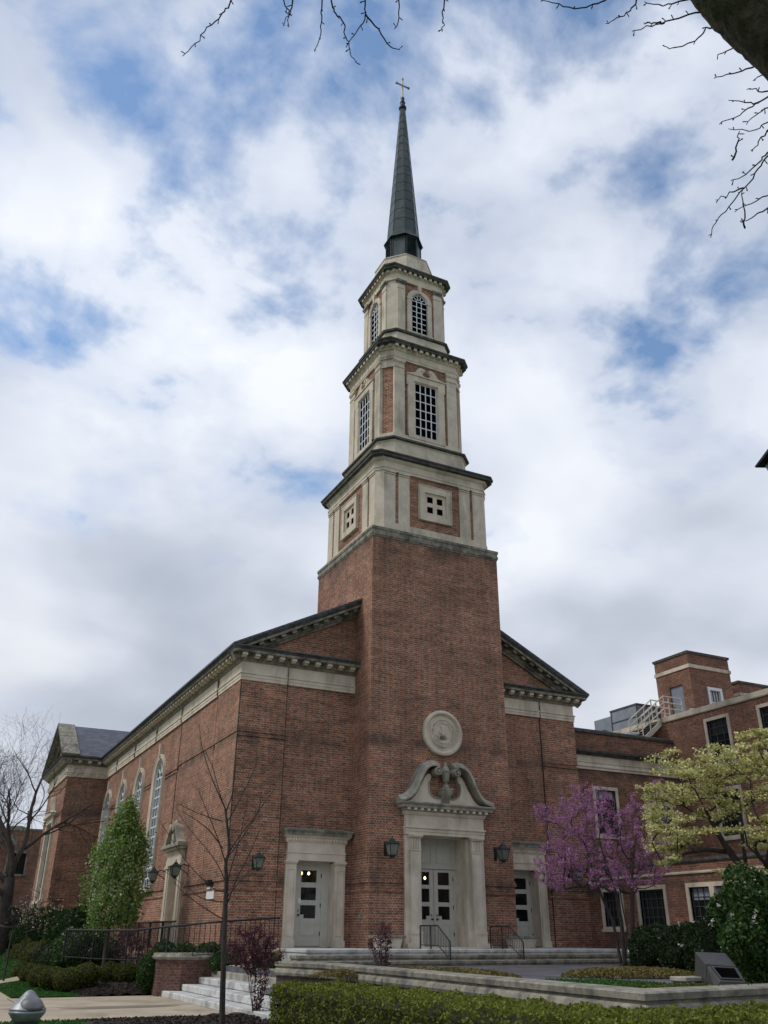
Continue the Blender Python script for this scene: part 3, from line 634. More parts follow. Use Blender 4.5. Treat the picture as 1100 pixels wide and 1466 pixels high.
for k in range(4):
    mb.frame(*face(k, h2+.1))
    for i in range(11): u = (i-5)*.305; mb.box(u-.075, u+.075, -.05, .13, 24.84, 24.975)
    th = k*PI/2+PI/4; hh = (h2+a)/math.sqrt(2)+.1; mb.frame((CX+hh*math.sin(th), CY-hh*math.cos(th), 0), (math.cos(th), math.sin(th), 0), (math.sin(th), -math.cos(th), 0))
    for u in (-.17, .17): mb.box(u-.075, u+.075, -.05, .10, 24.84, 24.975)
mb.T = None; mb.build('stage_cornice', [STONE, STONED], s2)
for k in range(4):
    mb = MB(); mb.frame(*face(k, h2)); wd, wt, z0, z1 = .59, .90, 20.62, 23.36
    for s in (-1, 1): q0, q1 = sorted((s*wd, s*wt)); mb.box(q0, q1, -.12, .06, 20.46, 23.2)
    mb.box(-wt-.04, wt+.04, -.12, .065, 23.2, z1+.28) if False else mb.box(-wt-.05, wt+.05, -.12, .065, 23.36, 23.64); mb.box(-wt-.05, -wd, -.12, .066, 23.1, 23.36); mb.box(wd, wt+.05, -.12, .066, 23.1, 23.36)
    mb.box(-wt, wt, -.12, .07, 20.44, z0); mb.box(-wt-.08, wt+.08, -.1, .11, 23.64, 23.69)
    for s in (-1, 1):   # small broken scroll pediment
        q = cr([(s*.93, 23.69), (s*.6, 23.80), (s*.42, 24.02), (s*.25, 24.12), (s*.13, 24.06)], 4); mb.loft([[(x, o, z) for x, z in q+[(s*.13, 23.88), (s*.22, 23.80), (s*.10, 23.69)]] for o in (-.1, .09)])
        disc(mb, s*.17, 23.99, [(.09, -.1), (.09, .12), (.05, .13), (.01, .13)], 12)
    for q0, q1, r0, r1 in ((-wd, -wd+.05, z0, z1), (wd-.05, wd, z0, z1), (-wd, wd, z1-.05, z1)): mb.box(q0, q1, -.1, .03, r0, r1)
    mb.mi = 1
    for i in range(5): u = -wd+.06+(2*wd-.12)*i/4; mb.box(u-.022, u+.022, -.1, -.02, z0, z1-.05)
    for j in range(7): z = z0+.03+(z1-.09-z0)*j/6; mb.box(-wd+.05, wd-.05, -.1, -.025, z-.022, z+.022)
    mb.mi = 2; mb.box(-wd, wd, -.13, -.045, z0-.02, z1)
    mb.T = None; mb.build('belfry_window', [STONE, PAINTW, GLASSB], s2)
# --- upper stage (lantern) with arched windows
c3_ = .38; h3 = 1.54
mb = MB(); ring_loft(mb, [(1.92, .47, 25.15), (1.80, .45, 25.35), (1.72, .44, 25.60), (1.68, .43, 25.85), (1.66, .43, 26.10)])
mb.mi = 1; ring_loft(mb, [(1.66, .43, 26.10), (1.74, .44, 26.13), (1.76, .45, 26.22), (1.62, .40, 26.30), (1.5, .38, 26.34)])
mb.build('lantern_pedestal', [STONE, STONED], church)
mb = MB(); ring_loft(mb, [(h3-.05, c3_, 26.2), (h3-.05, c3_, 29.6)]); s3 = mb.build('lantern_stage', BRICK, church)
mb = MB(); a = h3-c3_
for k in range(4):
    mb.frame(*face(k, h3))
    for s in (-1, 1):
        q0, q1 = sorted((s*a, s*(a-.40))); mb.box(q0, q1, -.12, .03, 26.25, 29.24); mb.box(q0-.015, q1+.015, -.1, .05, 28.74, 28.78)
        mb.mi = 1; mb.box(q0-.03, q1+.03, -.1, .07, 29.02, 29.10); mb.box(q0-.06, q1+.06, -.1, .11, 29.10, 29.22); mb.mi = 0
mb.T = None
for sx, sy in ((-1, -1), (1, -1), (1, 1), (-1, 1)):
    p, q = (CX+sx*a, CY+sy*h3), (CX+sx*h3, CY+sy*a); n = Vector((sx, sy)).normalized()
    mb.loft([[(p[0]-n.x*.2, p[1]-n.y*.2, z), (p[0]-n.x*.01, p[1]-n.y*.01, z), (q[0]-n.x*.01, q[1]-n.y*.01, z), (q[0]-n.x*.2, q[1]-n.y*.2, z)] for z in (26.25, 29.24)])
mb.build('pilaster_trim', [STONE, STONEG], s3)
mb = MB(); ring_loft(mb, [(h3-.1, c3_, 29.22), (h3+.04, c3_, 29.22), (h3+.04, c3_, 29.32), (h3+.02, c3_, 29.34), (h3+.02, c3_, 29.60), (h3+.07, c3_, 29.64), (h3+.07, c3_, 29.78)])
mb.mi = 1; ring_loft(mb, [(h3+.02, c3_, 29.78), (h3+.22, c3_, 29.78), (h3+.22, c3_, 29.85), (h3+.27, c3_, 29.89), (h3+.28, c3_, 29.96), (h3-.05, c3_, 30.03), (h3-.3, c3_, 30.06)])
mb.mi = 0
for k in range(4):
    mb.frame(*face(k, h3+.07))
    for i in range(9): u = (i-4)*.275; mb.box(u-.065, u+.065, -.05, .11, 29.645, 29.776)
    th = k*PI/2+PI/4; hh = (h3+a)/math.sqrt(2)+.07; mb.frame((CX+hh*math.sin(th), CY-hh*math.cos(th), 0), (math.cos(th), math.sin(th), 0), (math.sin(th), -math.cos(th), 0))
    for u in (-.15, .15): mb.box(u-.065, u+.065, -.05, .09, 29.645, 29.776)
mb.T = None; mb.build('stage_cornice', [STONE, STONED], s3)
for k in range(4):
    fr_ = face(k, h3)
    mb = MB(); mb.frame(*fr_); w = .41; z0, zs = 26.42, 28.30
    A = arch_pts(w, z0-.1, zs, 16); mb.sweep(A, [(.0, -.12), (.0, .05), (-.05, .07), (-.20, .07), (-.24, .04), (-.24, -.12)], vert=True)
    mb.box(-.65, -.40, -.1, .085, zs-.06, zs); mb.box(.40, .65, -.1, .085, zs-.06, zs); mb.box(-.68, .68, -.1, .08, 26.28, 26.44)
    mb.loft([[(-.06, o, zs+w+.01), (.06, o, zs+w+.01), (.10, o, 29.22), (-.10, o, 29.22)] for o in (-.05, .11)])
    mb.mi = 1; b0, b1 = -.1, -.02; bar = .02
    for i in range(4): u = -w+.03+(2*w-.06)*i/3; mb.box(u-bar, u+bar, b0, b1, z0, zs)
    for j in range(7): z = z0+.05+(zs-z0-.05)*j/6; mb.box(-w, w, b0, b1-.004, z-bar, z+bar)
    rr = .15; mb.sweep([(rr*math.cos(PI-PI*q/10), zs+rr*math.sin(PI*q/10)) for q in range(11)], [(-bar, b0), (-bar, b1), (bar, b1), (bar, b0)], vert=True)
    for ang in (36, 72, 108, 144): q = math.radians(ang); mb.sweep([(rr*math.cos(q), zs+rr*math.sin(q)), (w*math.cos(q), zs+w*math.sin(q))], [(-bar, b0), (-bar, b1), (bar, b1), (bar, b0)], vert=True)
    mb.sweep(arch_pts(w-.03, z0, zs, 16), [(0, b0), (0, b1), (.03, b1), (.03, b0)] if False else [(-.03, b0), (-.03, b1), (.02, b1), (.02, b0)], vert=True)
    mb.mi = 2; A = arch_pts(w, z0-.1, zs, 16); mb.loft([[(x, o, z) for x, z in A] for o in (-.13, -.045)])
    mb.T = None; mb.build('arched_window', [STONE, PAINTW, GLASSB], s3)
# --- stone octagon, copper spire
def octr(h, z): return csq(h, h*(1-.4142), z)
mb = MB(); mb.loft([octr(1.42, 30.0), octr(1.40, 30.12), octr(1.30, 31.16), octr(1.34, 31.22), octr(1.16, 31.42), octr(.9, 31.46)]); mb.build('octagonal_base', STONE, church)
mb = MB(); mb.loft([octr(.82, 31.4), octr(.78, 32.98), octr(.80, 33.02)])
mb.loft([octr(.93, 33.00), octr(.90, 33.10), octr(.79, 33.3), octr(.74, 33.6)], caps=True)
NS = 15; zt = 43.05; r0_, r1_ = .74, .13
for i in range(NS):       # overlapping copper courses, shorter towards the top
    f0, f1 = (i/NS)**.93, ((i+1)/NS)**.93; za, zb = 33.55+(zt-33.55)*f0, 33.55+(zt-33.55)*f1
    ra, rb = r0_+(r1_-r0_)*f0, r0_+(r1_-r0_)*f1; mb.loft([octr(ra+.012, za-.02), octr(ra+.012, za+.03), octr(rb, zb)], caps=False)
spire = mb.build('spire', COPPER, church)
mb = MB()
for k in range(8):        # standing seams on the arrises
    th = PI/8+k*PI/4; R0, R1 = r0_/math.cos(PI/8), r1_/math.cos(PI/8)
    mb.tube([(CX+math.cos(th)*(R0+.0), CY+math.sin(th)*(R0+.0), 33.5), (CX+math.cos(th)*(R1+.0), CY+math.sin(th)*(R1+.0), 43.05)], [.03, .014], 5)
    R = .82/math.cos(PI/8); R2 = .78/math.cos(PI/8); mb.tube([(CX+math.cos(th)*R, CY+math.sin(th)*R, 31.4), (CX+math.cos(th)*R2, CY+math.sin(th)*R2, 33.0)], .035, 5)
mb.build('seam', COPRIB, spire)
mb = MB(); mb.lathe((CX, CY, 0), [(.14, 43.0), (.21, 43.08), (.22, 43.18), (.15, 43.26), (.13, 43.5), (.16, 43.56), (.11, 43.62), (.10, 43.86), (.05, 43.92)], 16)
mb.build('finial', COPRIB, spire)
for k in range(4):        # louvres
    mb = MB(); mb.frame(*face(k, .83)); mb.box(-.30, -.24, -.1, .03, 31.45, 32.95); mb.box(.24, .30, -.1, .03, 31.45, 32.95); mb.box(-.30, .30, -.1, .03, 32.9, 32.97)
    mb.mi = 1; mb.box(-.24, .24, -.1, -.06, 31.5, 32.9); mb.mi = 2
    for j in range(16): z = 31.5+j*.088; mb.loft([[(-.24, -.05, z+.05), (-.24, .01, z), (-.24, .01, z+.012), (-.24, -.05, z+.062)], [(.24, -.05, z+.05), (.24, .01, z), (.24, .01, z+.012), (.24, -.05, z+.062)]])
    mb.T = None; mb.build('louvre', [COPRIB, GLASSB, COPPER], spire)
mb = MB(); th = math.radians(-17); d = Vector((math.cos(0), math.sin(0), 0))
def flare(p0, p1, r, e):
    p0, p1 = Vector(p0), Vector(p1); v = (p1-p0); n = v.length; v.normalize(); mb.tube([p0, p0+v*(n-.16), p0+v*(n-.05), p1], [r, r, e, e], 8)
mb.lathe((CX, CY, 43.88), [(.05, 0), (.11, .03), (.12, .08), (.06, .12), (.05, .2)], 12)
flare((CX, CY, 44.0), (CX, CY, 45.58), .045, .075)
flare((CX, CY, 45.02), (CX+.44, CY, 45.02), .045, .075); flare((CX, CY, 45.02), (CX-.44, CY, 45.02), .045, .075)
mb.build('cross', mottled('pale_tarnished_metal', (.30, .26, .21), (.38, .34, .28), 5, .5, 0, metal=.2), church)
# --- main doorway
T = lambda m: FF(m, 0)
mb = MB(); T(mb)
for s in (-1, 1):
    def bx(a, c, b0, b1, z0, z1):
        p, q = sorted((2.8+s*a, 2.8+s*c)); mb.box(p, q, b0, b1, z0, z1)
    bx(1.0, 1.53, -.34, .10, 1.24, 4.58)                                    # backing
    bx(1.0, 1.36, .09, .20, 1.24, 4.58)                                     # pilaster shaft
    bx(.98, 1.56, .0, .34, 1.22, 1.36); bx(.99, 1.42, .0, .29, 1.36, 1.62); bx(.985, 1.43, .0, .31, 1.62, 1.68); bx(.99, 1.40, .0, .25, 1.68, 1.74)
    bx(.99, 1.38, .0, .23, 4.10, 4.13); bx(.97, 1.42, .0, .28, 4.50, 4.54); bx(.95, 1.44, .0, .31, 4.54, 4.60)
    for k in range(5): bx(1.05+k*.062, 1.085+k*.062, .19, .235, 4.17, 4.48)
    # panelled reveal running back to the doors
    bx(.87, 1.02, -.78, .0, 1.24, 4.58)
    zp = [1.5, 1.95, 2.15, 2.6, 2.78, 3.2, 3.35, 3.75, 3.9, 4.3]
    for k in range(0, 10, 2):
        for z in (zp[k], zp[k+1]): bx(.862, .872, -.62, -.18, z-.012, z+.012)
        for q in (-.62, -.2): bx(.862, .872, q, q+.02, zp[k]+.012, zp[k+1]-.012)
mb.box(1.27, 4.33, -.34, .18, 4.60, 4.70); mb.box(1.26, 4.34, -.34, .20, 4.70, 4.80); mb.box(1.24, 4.36, -.02, .24, 4.80, 4.85); mb.box(1.28, 4.32, -.02, .17, 4.85, 5.22)
mb.box(1.78, 3.82, -.80, -.33, 4.58, 4.63); mb.box(1.6, 4.0, -.8, .40, 1.20, 1.26)
mb.T = None
C = lambda pr: mb.sweep([(1.30, 0), (1.30, -.16), (4.30, -.16), (4.30, 0)], pr)
C([(-.1, 5.22), (.04, 5.22), (.08, 5.28), (.08, 5.34), (-.1, 5.34)])
mb.mi = 1; C([(-.1, 5.34), (.12, 5.34), (.12, 5.42), (.26, 5.43), (.26, 5.5), (.33, 5.56), (.33, 5.60), (-.1, 5.62)])
T(mb); mb.mi = 0
for k in range(13): u = 1.28+3.04*k/12; mb.box(u-.05, u+.05, .22, .40, 5.355, 5.428)
for s in (-1, 1):
    X_ = lambda x: 2.8+s*(2.8-x)*1.0
    path = cr([(X_(.97), 5.60), (X_(1.34), 5.72), (X_(1.62), 6.02), (X_(1.86), 6.50), (X_(2.04), 6.74), (X_(2.28), 6.84), (X_(2.46), 6.78)], 6)
    sg = 1 if s > 0 else -1
    mb.mi = 1; mb.sweep(path, [(0, -.02), (0, .44), (sg*.05, .44), (sg*.08, .38), (sg*.17, .33), (sg*.21, .24), (sg*.21, -.02)], vert=True)
    disc(mb, X_(2.42), 6.67, [(.14, 0), (.14, .43), (.12, .46), (.095, .46), (.09, .42), (.055, .42), (.05, .49), (.005, .49)], 24)
    mb.mi = 0; q = [(X_(x), z) for x, z in cr([(1.2, 5.6), (1.55, 5.75), (1.85, 6.15), (2.05, 6.5), (2.2, 6.6), (2.28, 6.5), (2.18, 6.25), (2.19, 6.03), (2.28, 5.89), (2.5, 5.80), (2.66, 5.83)], 3)]+[(X_(2.66), 5.6)]
    mb.loft([[(x, o, z) for x, z in q] for o in (-.02, .15)])
    mb.mi = 1; mb.sweep([(X_(x), z) for x, z in cr([(2.2, 6.35), (2.17, 6.1), (2.27, 5.90), (2.5, 5.81), (2.64, 5.84)], 4)], [(-.025, .1), (-.025, .18), (.025, .18), (.025, .1)], vert=True)
mb.mi = 1
mb.loft([[(2.8+x, o, z) for x in (-wd_, wd_) for o in (0, dp_)][0:1]+[(2.8+wd_, 0, z), (2.8+wd_, dp_, z), (2.8-wd_, dp_, z)] for wd_, dp_, z in ((.13, .20, 5.6), (.14, .22, 5.78), (.20, .36, 5.95), (.20, .38, 6.06), (.22, .40, 6.08), (.22, .40, 6.13))])
for k in range(6): u = 2.8-.13+.052*k; mb.tube([(u, .21, 5.62), (u, .24, 5.8), (u, .38, 6.02)], .02, 5)
mb.T = None
mb.lathe((2.8, -.24, 0), [(.11, 6.12), (.13, 6.17), (.09, 6.24), (.05, 6.28), (.05, 6.31), (.10, 6.36), (.145, 6.52), (.15, 6.66), (.17, 6.69), (.17, 6.73), (.13, 6.76), (.10, 6.84), (.05, 6.90), (.06, 6.93), (.03, 6.98), (.01, 7.03)], 20)
md = mb.build('main_doorway', [STONEP, STONEM], church)
# transom panel and door leaves
mb = MB(); T(mb); b = -.76
mb.box(1.93, 3.67, b-.02, b+.06, 3.62, 4.58); mb.box(1.93, 3.67, b+.06, b+.09, 3.62, 3.70); mb.box(1.93, 2.03, b-.02, b+.05, 1.24, 3.62); mb.box(3.57, 3.67, b-.02, b+.05, 1.24, 3.62)
for u in (2.12, 2.9):
    for q in ((u, u+.58, 3.80, 3.83), (u, u+.58, 4.36, 4.39), (u, u+.03, 3.83, 4.36), (u+.55, u+.58, 3.83, 4.36)): mb.box(q[0], q[1], b+.05, b+.085, q[2], q[3])
mb.box(2.785, 2.815, b+.02, b+.075, 1.26, 3.6)
mb.T = None; mb.build('transom_panel', PAINTG, md)
door_leaf(md, T, 2.03, 2.798, 1.27, 3.61, b-.01, 2.18, 2.63, [(3.12, 3.52), (2.59, 3.00), (2.06, 2.46)], 1)
door_leaf(md, T, 2.802, 3.57, 1.27, 3.61, b-.01, 2.96, 3.41, [(3.12, 3.52), (2.59, 3.00), (2.06, 2.46)], -1)
handle(md, T, 2.70, 2.07, b+.04); handle(md, T, 2.90, 2.07, b+.04)
mb = MB(); T(mb); wall(mb, 1.9, 3.7, 1.2, 3.7, [(1.91, 3.69, 1.21, 3.69)], 2.2, -.80); mb.add([(1.9, -3.0, 1.2), (3.7, -3.0, 1.2), (3.7, -3.0, 3.7), (1.9, -3.0, 3.7)], [(0, 1, 2, 3)])
mb.T = None; mb.build('vestibule', DARKIN, md, recalc=False)
# lights hanging inside, seen through the top panes
def chandelier(x, y, z, label):
    t = empty('chandelier', (x, y, z), label, 'chandelier', 'chandeliers glowing inside the doors')
    mb = MB(); mb.tube([(x, y, z+.04), (x, y, z+.22)], .012); mb.tube([(x-.30, y, z+.05), (x+.30, y, z+.05)], .01)
    for d in (-.27, 0, .27): mb.tube([(x+d, y, z+.05), (x+d, y, z+.0)], .014)
    mb.build('chandelier_frame', LANTM, t)
    for d in (-.27, 0, .27): m_ = MB(); m_.lathe((x+d, y, z-.09), [(.01, 0), (.035, .02), (.042, .05), (.03, .085), (.015, .1)], 10); m_.build('bulb', BULB, t, smooth=True)
# medallion with a carved seal
mb = MB(); T(mb); disc(mb, 2.83, 8.06, [(.80, -.02), (.80, .10), (.77, .14), (.70, .15), (.665, .12), (.63, .045), (.51, .04), (.50, .09), (.475, .095), (.465, .06), (.37, .06), (.36, .09), (.345, .09), (.335, .055), (.005, .055)], 64)
md2 = mb.build('carved_medallion', STONE, church)
mb = MB(); T(mb)
for k in range(44):       # worn lettering round the rim, as raised strokes
    a = 2*PI*k/44; r = .42; u, z = 2.83+r*math.cos(a), 8.06+r*math.sin(a)
    if k % 5 == 4: continue
    d = Vector((math.cos(a), math.sin(a))); n = Vector((-d.y, d.x)); q = [Vector((u, z))+d*.025*e+n*.011*f for e, f in ((-1, -1), (1, -1), (1, 1), (-1, 1))]
    mb.loft([[(v.x, o, v.y) for v in q] for o in (.05, .095)])
for s in (-1, 1):
    mb.loft([[(2.83+s*x, o, 8.06+z) for x, z in ((.05, -.02), (.12, -.02), (.10, .12), (.06, .12))] for o in (.07, .10)])
    for k in range(4): mb.loft([[(2.83+s*x, o, 8.06+z) for x, z in ((.14, -.10-k*.035), (.27-k*.03, -.08-k*.04), (.26-k*.03, -.10-k*.04), (.14, -.12-k*.035))] for o in (.07, .10)])
    mb.tube([(2.83+s*.0, .085, 8.30), (2.83+s*.07, .085, 8.27), (2.83+s*.13, .085, 8.30)], .012)
mb.loft([[(2.83+x, o, 8.06+z) for x, z in ((-.045, -.06), (.045, -.06), (.03, .22), (-.03, .22))] for o in (.07, .11)])
mb.mi = 1
for k in range(5): mb.loft([[(2.83+x, o, 8.06+z) for x, z in ((-.12+k*.048, -.22), (-.09+k*.048, -.22), (-.085+k*.045, -.10), (-.115+k*.045, -.10))] for o in (.07, .105)])
mb.T = None; mb.build('seal_relief', [STONEP, STONEG], md2)
chandelier(-.84, 3.0, 3.52, 'three bulb chandelier glowing behind the left side door glass')
chandelier(3.12, 1.9, 3.44, 'three bulb chandelier glowing behind the main double door glass')

# ------------------------------------------------------------------ wall lanterns
def lantern(x, y, z, w, label, out=(0, -1)):
    """w = width of the glass box top; z = height of the roof's lower edge; the wall plate is behind"""
    t = empty('wall_lantern', (x, y, z), label, 'lantern', 'carriage lanterns fixed to the church walls')
    h = w*1.05; o = Vector((out[0], out[1], 0)); c = Vector((x, y, 0)); hw = w/2; hb = w*.31
    mb = MB()
    def sq(r, zz): return [(x-r, y-r, zz), (x+r, y-r, zz), (x+r, y+r, zz), (x-r, y+r, zz)]
    mb.loft([sq(hw*1.15, z), sq(hw*1.2, z+.02), sq(hw*.42, z+w*.38), sq(hw*.36, z+w*.42)]); mb.loft([sq(hw*.42, z+w*.42), sq(hw*.30, z+w*.5), sq(hw*.12, z+w*.56)])
    mb.lathe((x, y, z+w*.56), [(.012, 0), (.025, .02), (.012, .045), (.02, .06), (.003, .09)], 8)
    mb.loft([sq(hb*1.05, z-h), sq(hb*1.12, z-h+.03), sq(hb*1.0, z-h+.035)]); mb.loft([sq(.03, z-h-.07), sq(hb*.8, z-h)])
    for sx in (-1, 1):
        for sy in (-1, 1): mb.tube([(x+sx*hb, y+sy*hb, z-h+.02), (x+sx*hw, y+sy*hw, z+.01)], .014, 4)
    mb.build('lantern_frame', LANTM, t)
    mb = MB(); mb.loft([sq(hb*.97, z-h+.03), sq(hw*.97, z)]); mb.build('lantern_glass', GLASSL, t)
    mb = MB(); d = .48 if out == (0, -1) else .5; p = c-o*d   # wall point
    mb.tube([(p.x, p.y, z+.02), (p.x+o.x*d*.4, p.y+o.y*d*.4, z+.10), (x-o.x*hw*.8, y-o.y*hw*.8, z+.03)], .02, 6)
    mb.tube([(p.x, p.y, z-.25), (p.x+o.x*d*.4, p.y+o.y*d*.4, z-.12), (x-o.x*hw*.8, y-o.y*hw*.8, z-.02)], .016, 6)
    q = p+o*.015; a = Vector((-o.y, o.x, 0)); mb.loft([[tuple(p+a*s*.06+Vector((0, 0, z+e))) for s, e in ((-1, -.32), (1, -.32), (1, .12), (-1, .12))], [tuple(p+o*.03+a*s*.05+Vector((0, 0, z+e))) for s, e in ((-1, -.31), (1, -.31), (1, .11), (-1, .11))]])
    mb.build('bracket', IRON, t)
    return t
lantern(.60, -.48, 4.22, .33, 'carriage lantern on the tower wall left of the main door')
lantern(4.86, -.48, 4.24, .33, 'carriage lantern on the tower wall right of the main door')
lantern(-3.41, .93-.04, 3.74, .29, 'carriage lantern on brick left of the left side door')
lantern(9.02, .93-.04, 3.74, .29, 'carriage lantern on the right wing wall behind the redbud')
lantern(XL-.5, 9.25, 3.70, .30, 'farther lantern beside the doorway on the long nave side', (-1, 0))
lantern(XL-.5, 5.95, 3.72, .30, 'nearer lantern beside the doorway on the long nave side', (-1, 0))
mb = MB(); SF(mb, XL); mb.box(2.42, 3.25, .055, .075, 2.60, 2.95); mb.T = None
tag(mb.build('wall_plaque', PAPER), 'small blank white plaque fixed to the nave side near the corner', 'plaque')
mb = MB(); SF(mb, XL); mb.box(2.6, 2.95, .055, .25, 3.06, 3.16); mb.loft([[(2.66+a, .1+b_, 3.06) for a, b_ in ((0, 0), (.24, 0), (.24, .14), (0, .14))], [(2.7+a, .1+b_, 2.98) for a, b_ in ((0, 0), (.16, 0), (.16, .1), (0, .1))]]); mb.T = None
tag(mb.build('flood_light_fixture', IRON), 'small dark downlight fixed above the white wall plaque', 'light')
mb = MB(); mb.box(.0-.06, -.002, .45, .53, 2.05, 2.22); mb.box(-.075, -.06, .46, .52, 2.08, 2.16)
tag(mb.build('outlet_box', ALU), 'small grey electrical box on the tower side wall', 'box')

# ------------------------------------------------------------------ parish hall on the right
hall = empty('parish_hall', (15.6, 1.8, 0), 'red brick hall wing with flat roofs joined to the right of the church', 'building')
HX, HY, LX = 15.6, 1.8, 9.84
mb = MB(); FF(mb, HY); cw = [(11.0, 12.05, 5.25, 6.95), (13.7, 14.95, 5.2, 6.9)]
wall(mb, LX, HX, 0, 9.25, cw, .2); mb.frame((0, HY, 0), (1, 0, 0), (0, -1, 0)); mb.T = None
mb.add([(LX, HY, 9.25), (HX, HY, 9.25), (HX, 12, 9.25), (LX, 12, 9.25)], [(0, 1, 2, 3)])
mb.build('connector_wall', BRICK2, hall, recalc=False)
mb = MB(); mb.sweep([(LX, HY), (HX, HY)], [(-.3, 9.2), (.06, 9.2), (.08, 9.24), (.08, 9.33), (.02, 9.37), (-.3, 9.38)]); mb.build('parapet_coping', STONED, hall)
mb = MB(); mb.sweep([(LX, HY), (HX, HY)], [(-.05, 7.72), (.06, 7.72), (.06, 7.80), (.10, 7.83), (.10, 7.88), (.06, 7.92), (.06, 7.97), (.09, 8.0), (.05, 8.04), (.05, 8.28), (-.05, 8.28)])
mb.mi = 1; mb.sweep([(LX, HY), (HX, HY)], [(-.05, 8.28), (.12, 8.28), (.2, 8.36), (.28, 8.38), (.30, 8.45), (-.05, 8.50)]); mb.build('connector_frieze', [STONE, STONED], hall)
UW = [(-1.41, -.3), (-4.25, -3.1), (-7.05, -5.9), (-9.9, -8.8), (-12.7, -11.6)]
mb = MB(); SF(mb, HX); wall(mb, -14.5, HY, 0, 10.2, [(a, b_, z0, z1) for a, b_ in UW for z0, z1 in ((8.0, 9.74), (5.2, 6.9))], .2)
mb.frame((0, -14.5, 0), (1, 0, 0), (0, -1, 0)); wall(mb, HX, 30, 0, 10.2, [], .1); mb.T = None
mb.add([(HX, -14.5, 10.2), (30, -14.5, 10.2), (30, 14, 10.2), (HX, 14, 10.2)], [(0, 1, 2, 3)]); mb.add([(HX, HY, 9.2), (HX, 14, 9.2), (HX, 14, 10.2), (HX, HY, 10.2)], [(0, 1, 2, 3)])
mb.build('hall_wall', BRICK2, hall, recalc=False)
mb = MB(); mb.sweep([(HX, 14), (HX, HY), (HX, -14.5), (30, -14.5)], [(-.35, 10.16), (.05, 10.16), (.07, 10.2), (.07, 10.40), (-.35, 10.45)]); mb.build('hall_coping', STONE, hall)
LW = [(-.57, .60), (-2.77, -1.32)]; LZ = (1.9, 3.05)
mb = MB(); SF(mb, LX); wall(mb, -16, YR, 0, 3.46, [(a+.12, b_-.12, *LZ) for a, b_ in LW]+[(-7.1, -3.84, *LZ), (-9.5, -8.3, *LZ)], .15)
wall(mb, -16, YR, 3.54, 3.80, [], .1); mb.frame((0, -16, 0), (1, 0, 0), (0, -1, 0)); wall(mb, LX, HX, 0, 3.8, [], .1)
mb.T = None; mb.add([(LX, -16, 3.8), (HX, -16, 3.8), (HX, HY, 3.8), (LX, HY, 3.8)], [(0, 1, 2, 3)]); mb.build('low_wing_wall', BRICK2, hall, recalc=False)
mb = MB(); mb.sweep([(LX, YR), (LX, -16), (HX, -16)], [(-.2, 3.46), (.05, 3.46), (.06, 3.49), (.06, 3.54), (-.2, 3.54)]); mb.build('stone_belt', STONE, hall)
mb = MB(); mb.sweep([(LX, YR), (LX, -16), (HX, -16)], [(-.3, 3.8), (.05, 3.8), (.07, 3.84), (.07, 3.92), (-.3, 3.95)]); mb.build('low_wing_coping', STONED, hall)
def frame_window(T, a, c, z0, z1, cols, rows, fw=.13, dark=True, blind=0, sill=True, dep=-.12, mull=()):
    mb = MB(); T(mb)
    for u in mull: mb.box(u-.1, u+.1, dep+.001, .043, z0-.001, z1+.001)
    mb.box(a-fw, a, dep, .045, z0-fw*.6, z1); mb.box(c, c+fw, dep, .045, z0-fw*.6, z1); mb.box(a-fw, c+fw, dep, .046, z1, z1+fw)
    if sill: mb.box(a-fw-.04, c+fw+.04, -.02, .09, z0-fw*.6-.09, z0-fw*.6); mb.box(a, c, dep, .04, z0-fw*.6, z0)
    mb.mi = 1; b0, b1 = dep+.005, dep+.035
    for q in ((a, a+.035, z0, z1), (c-.035, c, z0, z1), (a+.035, c-.035, z1-.04, z1), (a+.035, c-.035, z0, z0+.04)): mb.box(q[0], q[1], b0, b1+.01, q[2], q[3])
    for i in range(1, cols): u = a+(c-a)*i/cols; mb.box(u-.009, u+.009, b0, b1, z0, z1)
    for j in range(1, rows): z = z0+(z1-z0)*j/rows; mb.box(a, c, b0, b1-.004, z-.009, z+.009)
    mb.mi = 2; mb.box(a, c, dep-.02, dep, z0, z1)
    if blind: mb.mi = 3; mb.box(a+.04, c-.04, dep, dep+.006, z1-(z1-z0)*blind, z1)
    mb.T = None; return mb.build('window', [STONE, SASH, GLASSD, PIPE], hall)
TL = lambda m: SF(m, LX)
for a, b_ in LW: frame_window(TL, a+.12, b_-.12, *LZ, 5, 4)
frame_window(TL, -7.1, -3.84, *LZ, 13, 4, blind=.33, mull=(-6.2, -4.83)); frame_window(TL, -9.5, -8.3, *LZ, 4, 4)
for a, c, z0, z1 in cw: frame_window(lambda m: FF(m, HY), a, c, z0, z1, 4, 5, blind=.55 if a > 13 else .2)
for a, b_ in UW:
    for z0, z1 in ((8.0, 9.74), (5.2, 6.9)): frame_window(lambda m: SF(m, HX), a, b_, z0, z1, 3, 6, blind=0)
# roof-top stair tower
PX, PY = 19.6, 4.0
mb = MB(); SF(mb, PX); wall(mb, PY, 6.35, 10.2, 14.5, [(4.62, 5.5, 11.3, 13.0)], .12)
FF(mb, PY); wall(mb, PX, 22.4, 10.2, 14.5, [(20.72, 21.5, 11.5, 12.75)], .12)
mb.frame((22.4, 0, 0), (0, 1, 0), (1, 0, 0)); wall(mb, PY, 6.35, 10.2, 14.5, [], .1); mb.T = None
mb.add([(PX, PY, 14.5), (22.4, PY, 14.5), (22.4, 6.35, 14.5), (PX, 6.35, 14.5)], [(0, 1, 2, 3)]); mb.add([(PX, 6.35, 10.2), (22.4, 6.35, 10.2), (22.4, 6.35, 14.5), (PX, 6.35, 14.5)], [(0, 1, 2, 3)])
pen = mb.build('stair_tower', BRICK2, hall, recalc=False)
mb = MB(); R4 = [(PX, PY), (22.4, PY), (22.4, 6.35), (PX, 6.35)]
